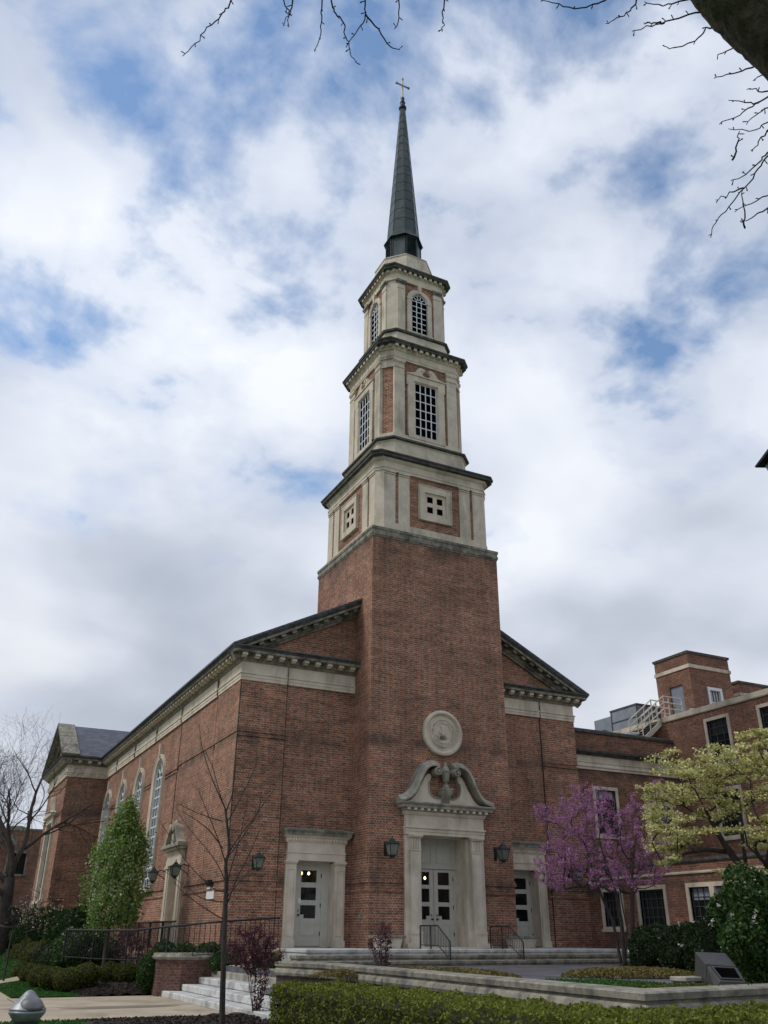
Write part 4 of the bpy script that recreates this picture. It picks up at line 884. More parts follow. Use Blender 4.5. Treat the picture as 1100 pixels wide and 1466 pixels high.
mb.sweep(R4, [(-.05, 13.72), (.05, 13.72), (.05, 13.90), (-.05, 13.90)], closed=True); mb.mi = 1; mb.sweep(R4, [(-.3, 14.46), (.05, 14.46), (.07, 14.58), (-.3, 14.62)], closed=True); mb.build('stone_course', [STONE, STONED], pen)
mb = MB(); SF(mb, PX); mb.box(4.62, 5.5, -.12, -.08, 11.3, 13.0); mb.box(5.36, 5.42, -.08, -.04, 12.0, 12.1); mb.T = None; mb.build('roof_door', DOORB, pen)
mb = MB(); FF(mb, PY)
for q in ((20.62, 20.76, 11.4, 12.85), (21.46, 21.6, 11.4, 12.85), (20.76, 21.46, 12.7, 12.85), (20.6, 21.62, 11.3, 11.45)): mb.box(q[0], q[1], -.1, .05, q[2], q[3])
for u in (20.93, 21.11, 21.29): mb.box(u-.012, u+.012, -.1, -.05, 11.5, 12.7)
mb.box(20.76, 21.46, -.1, -.045, 12.08, 12.12); mb.mi = 1; mb.box(20.76, 21.46, -.12, -.099, 11.45, 12.7)
mb.T = None; mb.build('roof_window', [PAINTW, GLASSN], pen)
# second lower roof block behind
mb = MB(); mb.box(23.6, 27.2, 4.6, 7.4, 10.2, 13.6)
bk = mb.build('rear_roof_block', BRICK2, hall)
mb = MB(); R5 = [(23.6, 4.6), (27.2, 4.6), (27.2, 7.4), (23.6, 7.4)]; mb.sweep(R5, [(-.05, 12.9), (.05, 12.9), (.05, 13.05), (-.05, 13.05)], closed=True); mb.mi = 1; mb.sweep(R5, [(-.3, 13.56), (.05, 13.56), (.06, 13.68), (-.3, 13.7)], closed=True); mb.build('stone_course', [STONE, STONED], bk)
# air handling unit
hv = empty('air_handling_unit', (20.0, 8.5, 9.3), 'grey sheet metal air handling unit on the hall roof', 'air unit')
mb = MB(); mb.box(18.64, 21.6, 7.0, 9.0, 9.26, 12.38); mb.build('casing', SHEET, hv, bevel=.02)
mb = MB()
for z in (10.35, 11.05, 11.75): mb.box(18.61, 21.63, 6.97, 9.03, z, z+.045)
for y in (7.0, 8.98): mb.box(18.612, 18.66, y-.02, y+.04, 9.3, 12.42)
mb.box(18.6, 21.65, 6.95, 9.05, 12.36, 12.44); mb.build('seams', SHEETD, hv)
mb = MB(); mb.box(18.7, 21.0, 9.04, 10.5, 9.26, 12.2); mb.build('fan_section', SHEET, hv, bevel=.02)
mb = MB(); SF(mb, 18.7); disc(mb, 9.72, 11.1, [(.48, 0), (.48, .08), (.44, .09), (.43, .02)], 28); mb.mi = 1; disc(mb, 9.72, 11.1, [(.44, .015), (.01, .02)], 28)
for k in range(6): a = k*PI/3; mb.loft([[(9.72+r*math.cos(a+e), .03, 11.1+r*math.sin(a+e)) for r, e in ((.08, -.3), (.40, -.22), (.40, .22), (.08, .3))], [(9.72+r*math.cos(a+e), .045, 11.1+r*math.sin(a+e)) for r, e in ((.08, -.3), (.40, -.22), (.40, .22), (.08, .3))]])
mb.T = None; mb.build('fan', [SHEETD, IRON], hv)
mb = MB(); mb.tube([(20.4, 7.0, 12.0), (20.4, 6.6, 11.95), (20.5, 6.5, 11.4), (20.5, 6.5, 9.3)], .22, 12); mb.build('duct', PIPE, hv, smooth=True)
for i in range(6):
    pass
# white steel stair up to the higher roof
st = empty('roof_stair', (14.0, 1.9, 9.2), 'cream painted steel stair with railings climbing between the flat roofs', 'stair')
def P3(t, y, z): return (14.45+t*1.45, y, 9.35+t*1.1+z)
ya, yb = 2.3, 3.1
mb = MB()
for y in (ya, yb): mb.loft([[(P3(t, y, 0)[0], y+e, P3(t, y, 0)[2]+f) for e, f in ((-.025, -.14), (.025, -.14), (.025, .10), (-.025, .10))] for t in (0, 1)])
mb.build('stringer', CREAMM, st)
mb = MB()
for k in range(8): x, y, z = P3((k+.5)/8, ya, 0); mb.box(x-.13, x+.13, ya+.03, yb-.03, z+.02, z+.05)
mb.build('tread', SHEETD, st)
mb = MB()
for y in (ya, yb):
    for zr in (1.0, .72, .45): mb.tube([P3(0, y, zr), P3(1, y, zr), (17.0, y, 10.45+zr)], .028, 6)
    for t in (0, .33, .66, 1): p = P3(t, y, 0); mb.tube([p, (p[0], p[1], p[2]+1.0)], .03, 6)
    mb.tube([(17.0, y, 10.4), (17.0, y, 11.4)], .03, 6); mb.tube([(16.2, y, 10.4), (16.2, y, 11.4)], .03, 6)
mb.build('railing', CREAMM, st)
mb = MB(); mb.tube([(14.6, 3.6, 9.75), (16.6, 3.4, 9.85)], .2, 12); mb.tube([(17.6, 2.2, 10.8), (18.3, 2.1, 11.0), (19.2, 2.0, 11.0)], .17, 12); mb.lathe((17.5, 2.2, 10.3), [(.2, 0), (.22, .5), (.17, .68), (.05, .75)], 14)
tag(mb.build('roof_pipe', PIPE, smooth=True), 'bent insulated pipe lying along the hall roof edge', 'pipe')

def inpoly(poly, x, y):
    c = False
    for i in range(len(poly)):
        (x1, y1), (x2, y2) = poly[i], poly[i-1]
        if (y1 > y) != (y2 > y) and x < (x2-x1)*(y-y1)/(y2-y1)+x1: c = not c
    return c
def pl_(px, d):
    v = r2*((px-550)/FPX)+u2*((733-1380)/FPX)+fwd; k = d/math.hypot(v.x, v.y); return (CAM.x+v.x*k, CAM.y+v.y*k)
# ------------------------------------------------------------------ ground, paths, terrace
def flat(name, pts, z, mat, z0=None):
    mb = MB()
    if z0 is None: mb.add([(x, y, z) for x, y in pts], [tuple(range(len(pts)))])
    else: mb.loft([[(x, y, z0) for x, y in pts], [(x, y, z) for x, y in pts]])
    return struct(mb.build(name, mat))
flat('lawn_ground', [(-300, -200), (300, -200), (300, 400), (-300, 400)], 0.0, SOIL)
flat('sidewalk', [(-60, -6.3), (-6.02, -6.3), (-6.02, 1.15), (-60, 1.15)], .012, CONC)
flat('side_path', [(-13.5, 1.15), (-10.0, 1.15), (-9.95, 6), (-9.8, 60), (-13.5, 60)], .012, CONC)
mb = MB()
for x in (-10.1, -14.2, -18.3): mb.box(x-.008, x+.008, -6.3, 1.15, .012, .016)
mb.box(-40, -6.02, -2.6, -2.584, .012, .016); struct(mb.build('paving_joints', MULCH))
flat('stained_concrete', [(-9.4, -3.0), (-8.6, -3.35), (-7.2, -3.3), (-6.5, -3.0), (-6.8, -2.75), (-8.4, -2.7)], .017, mottled('wet_concrete', (.17, .14, .10), (.2, .165, .12), 3, .8, 0))
def hsl(x, y):
    q = min(1, max(0, (y-4)/15)); return .85*q*q*(3-2*q)*min(1, max(0, (x+9.95)/1.2))
# planting bed on the left: mulch rising gently towards the ramp
def bed(name, poly, hfun, mat, n=36, jit=.03):
    xs = [p[0] for p in poly]; ys = [p[1] for p in poly]; mb = MB(); g = {}
    def inside(x, y):
        c = False
        for i in range(len(poly)):
            (x1, y1), (x2, y2) = poly[i], poly[i-1]
            if (y1 > y) != (y2 > y) and x < (x2-x1)*(y-y1)/(y2-y1)+x1: c = not c
        return c
    dx = (max(xs)-min(xs))/n; m_ = max(8, int((max(ys)-min(ys))/dx)); m_ = min(m_, 160); dy = (max(ys)-min(ys))/m_
    for i in range(n):
        for j in range(m_):
            x, y = min(xs)+dx*i, min(ys)+dy*j
            if not inside(x+dx/2, y+dy/2): continue
            ids = []
            for a, b_ in ((i, j), (i+1, j), (i+1, j+1), (i, j+1)):
                if (a, b_) not in g: X, Y = min(xs)+dx*a, min(ys)+dy*b_; g[(a, b_)] = len(mb.v); mb.v.append((X, Y, hfun(X, Y)+random.uniform(-jit, jit)))
                ids.append(g[(a, b_)])
            mb.f.append(tuple(ids)); mb.m.append(0)
    return struct(mb.build(name, mat, smooth=False))
BEDL = [(-6.15, 1.3), (-8.0, 1.3), (-7.7, 4.5), (-8.1, 8), (-8.35, 12), (-8.0, 18), (-7.9, 22.5), (-5.0, 22.5), (-5.0, 1.3)]
def hbed(x, y): return .05+hsl(x, y)+.30*min(1, max(0, (x+8.3)/2.2))*min(1, max(0, (y-1.2)/3))
bed('mulch_bed', BEDL, hbed, MULCH, 30)
bed('lawn_slope', [(-9.95, 3.5), (-6.3, 3.5), (-6.3, 50), (-9.95, 50)], lambda x, y: hsl(x, y)+.003, SOIL, 30, .0)
bed('cross_path', [(-9.94, 8.2), (-7.9, 8.2), (-7.9, 9.4), (-9.94, 9.4)], lambda x, y: hsl(x, y)+.03, CONC, 8, .0)
bed('mulch_bed', [(-9.6, -7.0), (-6.7, -6.4), (-5.9, -6.5), (-5.2, -8), (-5.2, -11), (-9.8, -11.5)], lambda x, y: .06, MULCH, 30)
q0, q1, q2_, q3_ = pl_(78, 33.8), pl_(178, 32.2), pl_(178, 31.5), pl_(78, 32.8)
flat('garden_path', [q0, q1, q2_, q3_], .47, CONC, .1)
# terrace
COP = [(-4.86, -5.25), (-4.42, -7.2), (-4.62, -12.0), (-5.05, -17.95), (-2.6, -17.55), (8.0, -15.85)]
flat('terrace_paving', [(-4.7, .1), (-4.7, -5.2)]+[(x+.12, y+(.1 if i > 2 else 0)) for i, (x, y) in enumerate(COP)]+[(LX, -15.8), (LX, 1.41), (-4.24, 1.41), (-4.24, .1)], .80, PAVE, 0.0)
LAWN = [(-4.8, -17.6), (-2.5, -17.3), pl_(1000, 15.5), pl_(985, 17.6), pl_(930, 18.8), pl_(850, 19.4), pl_(785, 19.2), pl_(760, 17.5), (-4.75, -15.5)]
flat('terrace_lawn', LAWN, .83, SOIL, .7)
# garden wall with moulded coping
wallm = empty('garden_wall', (-5.05, -17.95, 0), 'low brick garden wall with weathered moulded stone coping round the terrace', 'wall')
mb = MB(); mb.sweep(COP, [(-.05, 0), (.05, 0), (.05, .72), (-.05, .72)] if False else [(-.22, 0), (.06, 0), (.06, .73), (-.22, .73)]); mb.build('wall_face', BRICKD, wallm)
mb = MB(); mb.sweep(COP, [(-.28, .73), (.10, .73), (.14, .75), (.16, .80), (.14, .86), (.10, .885), (.07, .89), (.07, .92), (.12, .93), (.13, 1.0), (.10, 1.02), (-.26, 1.03), (-.28, 1.0)]); mb.build('coping', STONEG, wallm)
mb = MB()
for i in range(len(COP)-1):
    a, b_ = Vector(COP[i]), Vector(COP[i+1]); d = b_-a; n = int(d.length/1.5); d.normalize(); q = Vector((d.y, -d.x))
    for k in range(1, n): p = a+(b_-a)*k/n; mb.loft([[(p.x+d.x*e+q.x*o, p.y+d.y*e+q.y*o, z) for e in (-.004, .004) for o in (0,)][:0]+[(p.x-d.x*.004+q.x*.0, p.y-d.y*.004+q.y*.0, z), (p.x+d.x*.004, p.y+d.y*.004, z), (p.x+d.x*.004+q.x*.164, p.y+d.y*.004+q.y*.164, z), (p.x-d.x*.004+q.x*.164, p.y-d.y*.004+q.y*.164, z)] for z in (.76, .84)])
mb.build('coping_joint', STONED, wallm)
# marble steps from the sidewalk
stp = empty('garden_steps', (-6.1, -2.6, 0), 'three pale marble steps rising from the sidewalk to the terrace', 'steps')
for k, (x0, y1, z1) in enumerate([(-6.12, .60, .16), (-5.68, .42, .33), (-5.22, .12, .50)]):
    mb = MB(); mb.box(x0, x0+.52 if k < 2 else -4.70, -8.4 if k < 2 else -5.3, y1, z1-.165 if k else 0, z1); mb.build('step', MARBLE, stp, bevel=.02)
mb = MB(); mb.box(-4.88, -4.5, -5.2, .1, .45, .66); mb.box(-4.62, -4.4, -5.2, .1, .66, .812); mb.build('landing_edge', STONEM, stp, bevel=.015)
# brick pier with stone cap left of the steps
pier = empty('brick_pier', (-5.5, .7, 0), 'squat brick pier with thick stone cap beside the marble steps', 'pier')
mb = MB(); mb.loft([[(-6.25, .7, z), (-5.75, .12, z), (-4.75, .12, z), (-4.75, 1.25, z), (-6.25, 1.25, z)] for z in (0, .92)]); mb.build('pier_body', BRICKP, pier)
mb = MB(); Q = [(-6.25, .7), (-5.75, .12), (-4.75, .12), (-4.75, 1.25), (-6.25, 1.25)]; mb.sweep(Q, [(-.4, .92), (.03, .92), (.08, .95), (.10, 1.0), (.06, 1.03), (.05, 1.05), (.03, 1.09), (-.4, 1.10)], closed=True); mb.loft([[(x*.98-.11, y, z) for x, y in Q] for z in (.93, 1.098)]); mb.build('pier_cap', STONEG, pier)
# steps in front of the church doors
es = empty('entrance_steps', (2.8, -1.5, .8), 'three long worn stone steps in front of the church doors', 'steps')
for nm, x0, x1, y0, z0, z1 in (('landing', -2.75, 9.2, -1.75, .8, 1.215), ('step', -3.2, 9.2, -2.12, .8, 1.075), ('step', -3.2, 9.5, -2.5, .8, .935)):
    mb = MB(); yb_ = 1.40 if nm == 'landing' else y0+.5; a = z1-.09
    mb.box(x0+.03, x1-.03, y0+.03, yb_, z0, a); mb.box(x0, x1, y0, yb_, a, z1); mb.build(nm, MARBLE if nm == 'landing' else STONEG, es, bevel=.012)
mb = MB(); 
for x in np.arange(-1.2, 9, 1.7): mb.box(x-.005, x+.005, -1.756, -1.7, 1.12, 1.21)
mb.build('step_joint', STONED, es)
# walkway up the side of the nave
walk = flat('ramp', [(-5.9, 20), (-5.9, .9), (-4.8, .3), (-2.75, .3), (-2.75, 1.4), (-4.24, 1.4), (-4.5, 20)], .86, STONEG, 0)
mb = MB(); mb.loft([[(-3.9, y, .86), (-2.75, y, 1.2), (-2.75, y, .8), (-3.9, y, .8)] for y in (.25, 1.4)]); struct(mb.build('ramp_slope', mottled('tan_stone', (.28, .18, .10), (.36, .24, .14), 3, .8, 0)))

# ------------------------------------------------------------------ railings, benches, lights
def handrail(x, label):
    t = empty('handrail', (x, -.6, 1.2), label, 'handrail', 'iron handrails on the entrance steps')
    top = [(x, -.62, 1.86), (x, -1.72, 1.86), (x, -2.42, 1.43)]; bot = [(x, -.62, 1.32), (x, -1.72, 1.32), (x, -2.42, .95)]
    mb = MB(); mb.tube(top, .022, 6); mb.build('top_rail', IRON, t); mb = MB(); mb.tube(bot, .014, 6); mb.build('bottom_rail', IRON, t)
    for y, z0, z1 in ((-.62, 1.2, 1.86), (-1.28, 1.2, 1.86), (-2.42, .80, 1.43)): mb = MB(); mb.tube([(x, y, z0), (x, y, z1)], .024, 6); mb.lathe((x, y, z0), [(.05, 0), (.05, .015), (.03, .02)], 8); mb.build('post', IRON, t)
    for k in range(1, 19):
        y = -.62-1.8*k/19
        f = lambda L_: L_[0][2] if y > -1.72 else L_[1][2]+(L_[2][2]-L_[1][2])*(-1.72-y)/.70
        if abs(y+1.28) < .03: continue
        mb = MB(); mb.tube([(x, y, f(bot)), (x, y, f(top))], .007, 4); mb.build('baluster', IRON, t)
handrail(1.52, 'black iron handrail left of centre on the entrance steps'); handrail(4.12, 'black iron handrail right of the main door on the entrance steps')
def bench(x0, x1, y, label):
    t = empty('stone_bench', ((x0+x1)/2, y, 1.2), label, 'bench', 'stone benches flanking the main door')
    mb = MB(); mb.box(x0, x1, y-.24, y+.24, 1.50, 1.59); mb.build('slab', STONEG, t, bevel=.015)
    mb = MB(); mb.loft([[(x0+.17, y-.16, 1.215), (x1-.17, y-.16, 1.215), (x1-.17, y+.16, 1.215), (x0+.17, y+.16, 1.215)], [(x0+.09, y-.2, 1.50), (x1-.09, y-.2, 1.50), (x1-.09, y+.2, 1.50), (x0+.09, y+.2, 1.50)]]); mb.build('base', STONE, t)
bench(-.08, 1.0, -.42, 'weathered stone bench block left of the main door'); bench(4.85, 6.0, -.45, 'weathered stone bench block right of the main door')
def ramp_rail(name, pts, label, gap=.13, posts=()):
    t = empty(name, pts[0], label, 'railing')
    mb = MB(); mb.tube(pts, .03, 6); mb.build('top_rail', IRON, t)
    lo = [(x, y, z-.80) for x, y, z in pts]; mb = MB(); mb.tube(lo, .014, 6); mb.build('bottom_rail', IRON, t)
    cnt = 0; carry = 0; mbb = []
    for i in range(len(pts)-1):
        a, b_ = Vector(pts[i]), Vector(pts[i+1]); Ln = (b_-a).length; s = carry
        while s < Ln:
            p = a+(b_-a)*s/Ln; mbb.append(p); s += gap
        carry = s-Ln
    if len(mbb) > 96: mbb = mbb[::2] if len(mbb) < 190 else mbb[::3]
    for k, p in enumerate(mbb):
        mb = MB(); big = k % 12 == 0; mb.tube([(p.x, p.y, p.z-(.95 if big else .80)), (p.x, p.y, p.z)], .028 if big else .012, 4 if not big else 6); mb.build('post' if big else 'baluster', IRON, t)
fwh = Vector((math.sin(yaw), math.cos(yaw), 0))
def pl(px, row, d):     # point seen at (px, row) of the photograph at horizontal distance d
    v = r2*((px-550)/FPX)+u2*((733-row)/FPX)+fwd; k = d/math.hypot(v.x, v.y); return CAM+v*k
ramp_rail('ramp_railing', [tuple(pl(96, 1331, 34)), tuple(pl(140, 1332, 32)), tuple(pl(190, 1332, 30.2)), tuple(pl(258, 1325, 28.3)), tuple(pl(310, 1320, 27.7)), (-2.85, .2, 2.04)], 'long black iron railing along the ramp to the left side door', .17)
ramp_rail('stoop_railing', [(-5.1, 12.6, 1.55), (-5.1, 10.4, 1.95), (-5.1, 3.8, 1.95)], 'inner black iron railing in front of the nave side doorway', .15)
# flood light box behind the garden wall
def orient(v, o, yaw_, pit):
    M = Matrix.Translation(o) @ Matrix.Rotation(yaw_, 4, 'Z') @ Matrix.Rotation(pit, 4, 'X'); return [tuple(M @ Vector(p)) for p in v]
fl = empty('flood_light', (-4.05, -18.0+.9, .8), 'large dark bronze floodlight box aimed at the tower behind the garden wall', 'floodlight')
bx_ = pl(1033, 1400, 14.3); A_ = math.atan2(bx_.y-CAM.y, bx_.x-CAM.x)-PI/2
def fv(px, py, dep):
    a = (px-600)*.00122; z = .90+(690-py)*.00118; R_ = Matrix.Rotation(A_, 3, 'Z') @ Vector((a, dep, 0)); return (bx_.x+R_.x, bx_.y+R_.y, z)
def hexa(mb, q): mb.add(q, [(0, 3, 2, 1), (4, 5, 6, 7), (0, 1, 5, 4), (1, 2, 6, 5), (2, 3, 7, 6), (3, 0, 4, 7)])
mb = MB(); hexa(mb, [fv(255, 850, .45), fv(620, 850, .45), fv(715, 850, .15), fv(375, 850, .15), fv(345, 262, .45), fv(685, 272, .45), fv(780, 405, .15), fv(450, 385, .15)]); mb.build('housing', BRONZE, fl, bevel=.008)
mb = MB(); hexa(mb, [fv(425, 585, .12), fv(745, 592, .12), fv(830, 665, -.2), fv(520, 660, -.2), fv(465, 408, .12), fv(790, 420, .12), fv(850, 556, -.2), fv(575, 551, -.2)]); mb.build('lamp_head', BRONZE, fl, bevel=.008)
def tp(s, t, up=0.0): # point on the tilted top face of the lamp head
    a, b_, c, d = [Vector(v) for v in (fv(465, 408, .12), fv(790, 420, .12), fv(850, 556, -.2), fv(575, 551, -.2))]; n = (b_-a).cross(d-a).normalized(); n = n if n.z > 0 else -n
    return tuple((a+(b_-a)*s)*(1-t)+(d+(c-d)*s)*t+n*up)
mb = MB(); hexa(mb, [tp(.16, .14, .001), tp(.86, .14, .001), tp(.86, .86, .001), tp(.16, .86, .001), tp(.16, .14, .004), tp(.86, .14, .004), tp(.86, .86, .004), tp(.16, .86, .004)])
mb.build('lens', GLASSB, fl)
mb = MB()
for a0, a1, b0, b1 in ((.10, .16, .08, .92), (.86, .92, .08, .92), (.16, .86, .08, .14), (.16, .86, .86, .92)): hexa(mb, [tp(a0, b0, -.002), tp(a1, b0, -.002), tp(a1, b1, -.002), tp(a0, b1, -.002), tp(a0, b0, .016), tp(a1, b0, .016), tp(a1, b1, .016), tp(a0, b1, .016)])
mb.build('lens_frame', BRONZE, fl)
mb = MB(); mb.tube([fv(430, 590, .0), fv(500, 700, -.05), fv(520, 830, -.05)], .012, 6); mb.build('bracket', IRON, fl)
# small slab bench behind the wall
q = pl(985, 1396, 14.6); sb = empty('garden_bench', (q.x, q.y, .83), 'small pale stone slab bench beside the floodlight', 'bench')
mb = MB(); mb.box(q.x-.2, q.x+.5, q.y-.16, q.y+.16, 1.03, 1.09); mb.build('slab', STONEM, sb, bevel=.01)
for e in (-.12, .4): mb = MB(); mb.box(q.x+e-.05, q.x+e+.05, q.y-.14, q.y+.14, .82, 1.05); mb.build('leg', STONEG, sb)
# bollard light
bx0, by0 = -12.22, -20.49
bl = empty('bollard_light', (bx0, by0, 0), 'black bollard with grey metal cone hood at the sidewalk edge', 'bollard')
BO = Vector((bx0, by0, 0)); HZ = 1.118; K = .83
mb = MB(); mb.lathe((bx0, by0, 0), [(.073, 0), (.073, HZ)], 32); mb.build('post', mottled('flat_black_metal', (.006, .006, .007), (.01, .01, .011), 9, .75, 0), bl, smooth=False)
ALUD = mottled('weathered_cast_aluminium', (.16, .165, .17), (.30, .31, .32), 14, .42, .0015, 90, metal=.5)
mb = MB(); mb.lathe((bx0, by0, HZ), [(.085*K, -.005), (.092*K, -.002), (.128*K, .036), (.132*K, .045), (.128*K, .052)], 40); mb.build('lower_cup', ALUD, bl, smooth=True)
mb = MB(); mb.lathe((bx0, by0, HZ), [(.118*K, .05), (.130*K, .054), (.131*K, .061), (.124*K, .067), (.035*K, .150), (.022*K, .158), (.004, .162)], 40); mb.build('cone_hood', ALUD, bl, smooth=True)
dv = (Vector((CAM.x, CAM.y, 0))-BO).normalized(); dv = Matrix.Rotation(.45, 3, 'Z') @ dv
mb = MB(); c = BO+Vector((0, 0, HZ+.056))+dv*.034; mb.loft([[(c.x+r*math.cos(2*PI*k/28), c.y+r*math.sin(2*PI*k/28), c.z+z) for k in range(28)] for r, z in ((.080, 0), (.078, .018), (.069, .040), (.052, .058), (.028, .070), (.003, .074))]); mb.build('reflector_dome', mottled('dull_aluminium', (.12, .12, .115), (.2, .2, .195), 14, .5, 0, metal=.4), bl, smooth=True)
mb = MB(); mb.tube([tuple(BO+Vector((0, 0, HZ+.075))-r2*.092), tuple(BO+Vector((0, 0, HZ+.142))-r2*.036)], .005, 5); mb.build('seam', IRON, bl)
# lamp post just outside the right edge; the corner of its roofed head shows
q = pl(1133, 652, 9); lp = empty('street_lamp', (q.x, q.y, 0), 'dark roofed street lamp head at the right picture edge', 'street lamp')
ax, ay = r2.copy(), fwh.copy(); ax.z = 0
def lq(s, z): return [(q.x+ax.x*a+ay.x*b_, q.y+ax.y*a+ay.y*b_, z) for a, b_ in ((-s, -s), (s, -s), (s, s), (-s, s))]
mb = MB(); mb.loft([lq(.27, q.z), lq(.275, q.z+.02), lq(.08, q.z+.26), lq(.05, q.z+.30)]); mb.build('hood', IRON, lp)
mb = MB(); mb.loft([lq(.12, q.z-.42), lq(.20, q.z-.02)]); mb.build('lamp_glass', GLASSL, lp)
mb = MB(); mb.lathe((q.x, q.y, 0), [(.14, 0), (.14, .2), (.07, .5), (.05, 1.5), (.045, q.z-.5), (.09, q.z-.44), (.12, q.z-.42)], 16); mb.build('post', IRON, lp)
# far building on the left
fb = empty('far_hall', (-12, 60, 0), 'distant brick hall with gothic window beyond the bare tree', 'building')
mb = MB(); FF(mb, 60); wall(mb, -34, -2.9, 0, 9.75, [(-6.05, -4.3, 6.15, 7.95)], .3); mb.T = None; mb.add([(-2.9, 60, 0), (-2.9, 80, 0), (-2.9, 80, 9.75), (-2.9, 60, 9.75)], [(0, 1, 2, 3)]); mb.add([(-34, 60, 9.75), (-2.9, 60, 9.75), (-2.9, 80, 9.75), (-34, 80, 9.75)], [(0, 1, 2, 3)])
mb.build('wall', BRICK2, fb, recalc=False)
mb = MB(); FF(mb, 60); mb.box(-34, -6.6, -.3, .06, 9.75, 9.9); mb.box(-4.5, -2.85, -.3, .06, 9.75, 9.9); mb.loft([[(x, o, z) for x, z in ((-6.6, 9.7), (-6.2, 10.0), (-5.9, 10.08), (-5.2, 10.08), (-4.9, 10.0), (-4.5, 9.7))] for o in (-.3, .06)])
mb.box(-6.3, -5.4, -.02, .04, 8.5, 9.3); mb.T = None; mb.build('coping', STONEG, fb)
mb = MB(); FF(mb, 60)
for a, c in ((-6.05, -5.9), (-5.25, -5.1), (-4.42, -4.3)): mb.box(a, c, -.28, .03, 6.15, 7.95)
mb.box(-6.2, -4.15, -.05, .12, 5.98, 6.15); mb.box(-6.1, -4.25, -.2, .05, 7.85, 8.05); mb.mi = 1; mb.box(-6.0, -4.3, -.29, -.24, 6.15, 7.95); mb.T = None; mb.build('window', [STONEG, GLASSD], fb)

# ------------------------------------------------------------------ plants
def grow(trunks, targets, step=.22, wob=.06, r0=.006, p=2.35, rmax=None, up=.25):
    """skeleton: stems given as point lists, then every target point is joined to the nearest node"""
    nodes = []; par = []
    for tr in trunks:
        tr = [Vector(t) for t in tr]; prev = -1
        if nodes:
            d = [(n-tr[0]).length for n in nodes]; k = min(range(len(d)), key=d.__getitem__)
            if d[k] < .35: prev = k
        for i in range(len(tr)):
            if i == 0:
                nodes.append(tr[0]); par.append(prev); prev = len(nodes)-1; continue
            n = max(1, int((tr[i]-tr[i-1]).length/step)); a0 = tr[i-1]
            for s in range(1, n+1): nodes.append(a0.lerp(tr[i], s/n)); par.append(prev); prev = len(nodes)-1
    ntr = len(nodes)
    arr = np.zeros((60000, 3)); arr[:len(nodes)] = [tuple(n) for n in nodes]; cnt = len(nodes)
    root = np.array(nodes[max(0, ntr//3)])
    T_ = sorted([np.array(t) for t in targets], key=lambda t: np.linalg.norm(t-root))
    lo = 0 if ntr < 4 else 2
    for t in T_:
        v = arr[lo:cnt]-t; d = np.sqrt((v**2).sum(1)); cost = d+np.maximum(0, v[:, 2])*1.1
        k = int(cost.argmin())+lo; a = arr[k].copy(); L_ = np.linalg.norm(t-a); n = max(1, int(L_/step)); prev = k
        mid = (a+t)/2; mid[2] -= up*min(L_, .8)*.35; ph = rng.normal(size=3)*wob*min(L_, 1.0)
        for s in range(1, n+1):
            f = s/n; q = (1-f)**2*a+2*f*(1-f)*(mid+ph)+f*f*t
            arr[cnt] = q; par.append(prev); prev = cnt; cnt += 1
    ch = [[] for _ in range(cnt)]; r = np.zeros(cnt)
    for i in range(cnt):
        if par[i] >= 0: ch[par[i]].append(i)
    order = list(range(cnt))[::-1]
    for i in order:
        r[i] = r0 if not ch[i] else (sum(r[c]**p for c in ch[i]))**(1/p)
        if ch[i]: r[i] *= 1.004
    if rmax: r *= np.where(r > 3*r0, 1, 1); s = rmax/r[0]; r = np.where(True, r0+(r-r0)*(rmax-r0)/max(1e-6, r[0]-r0), r)
    return arr[:cnt], par, ch, r
def skeleton_mesh(name, sk, mat, parent=None, thin=3, thick=8):
    arr, par, ch, r = sk; mb = MB(); starts = [i for i in range(len(arr)) if par[i] < 0]; stack = [(s, None) for s in starts]
    while stack:
        i, p0 = stack.pop(); pts = []; rad = []
        if p0 is not None: pts.append(arr[p0]); rad.append(min(r[p0], r[i]*1.15))
        while True:
            pts.append(arr[i]); rad.append(r[i])
            if not ch[i]: break
            c = sorted(ch[i], key=lambda k: -r[k])
            for k in c[1:]: stack.append((k, i))
            i = c[0]
        if len(pts) > 1: mb.tube(pts, rad, thick if rad[0] > .03 else (5 if rad[0] > .012 else thin))
    return mb.build(name, mat, parent, smooth=True, recalc=False)
def ell(n, c, r, shell=0.0):
    d = rng.normal(size=(n, 3)); d /= np.linalg.norm(d, axis=1)[:, None]; k = rng.uniform(shell**3, 1, n)**(1/3)
    return np.array(c)+d*k[:, None]*np.array(r)
def along(sk, n, rthr, jit):
    arr, par, ch, r = sk; ids = np.array([i for i in range(len(arr)) if r[i] < rthr and par[i] >= 0]); k = rng.choice(ids, n); f = rng.uniform(0, 1, n)[:, None]
    P = arr[k]*(1-f)+arr[np.array(par)[k]]*f; return P+rng.normal(size=P.shape)*jit

# pear tree on the left
t = empty('pear_tree', (-6.69, 6.45, .28), 'young green leafy tree with a narrow crown left of the nave door', 'tree')
tg = []
while len(tg) < 330:
    z = random.uniform(1.75, 5.75); f = (z-1.75)/4.0; R = 1.12*(math.sin(PI*min(1, f*1.25+.12))**.6 if f < .45 else (1-((f-.45)/.55)**1.25)*.98+.02); a = random.uniform(0, 2*PI); q = R*math.sqrt(random.uniform(.05, 1))
    tg.append((-6.66+q*math.cos(a)+.14*f, 6.45+q*math.sin(a), z))
sk = grow([[(-6.69, 6.45, .25), (-6.69, 6.45, 1.6), (-6.64, 6.45, 3.2), (-6.55, 6.46, 5.3)]], tg, .2, .05, .006, rmax=.075)
skeleton_mesh('trunk', sk, BARK, t)
P = []
for q in tg:
    m_ = int(50*random.uniform(.5, 1.5)); P.append(np.array(q)+rng.normal(size=(m_, 3))*np.array([.13, .13, .17]))
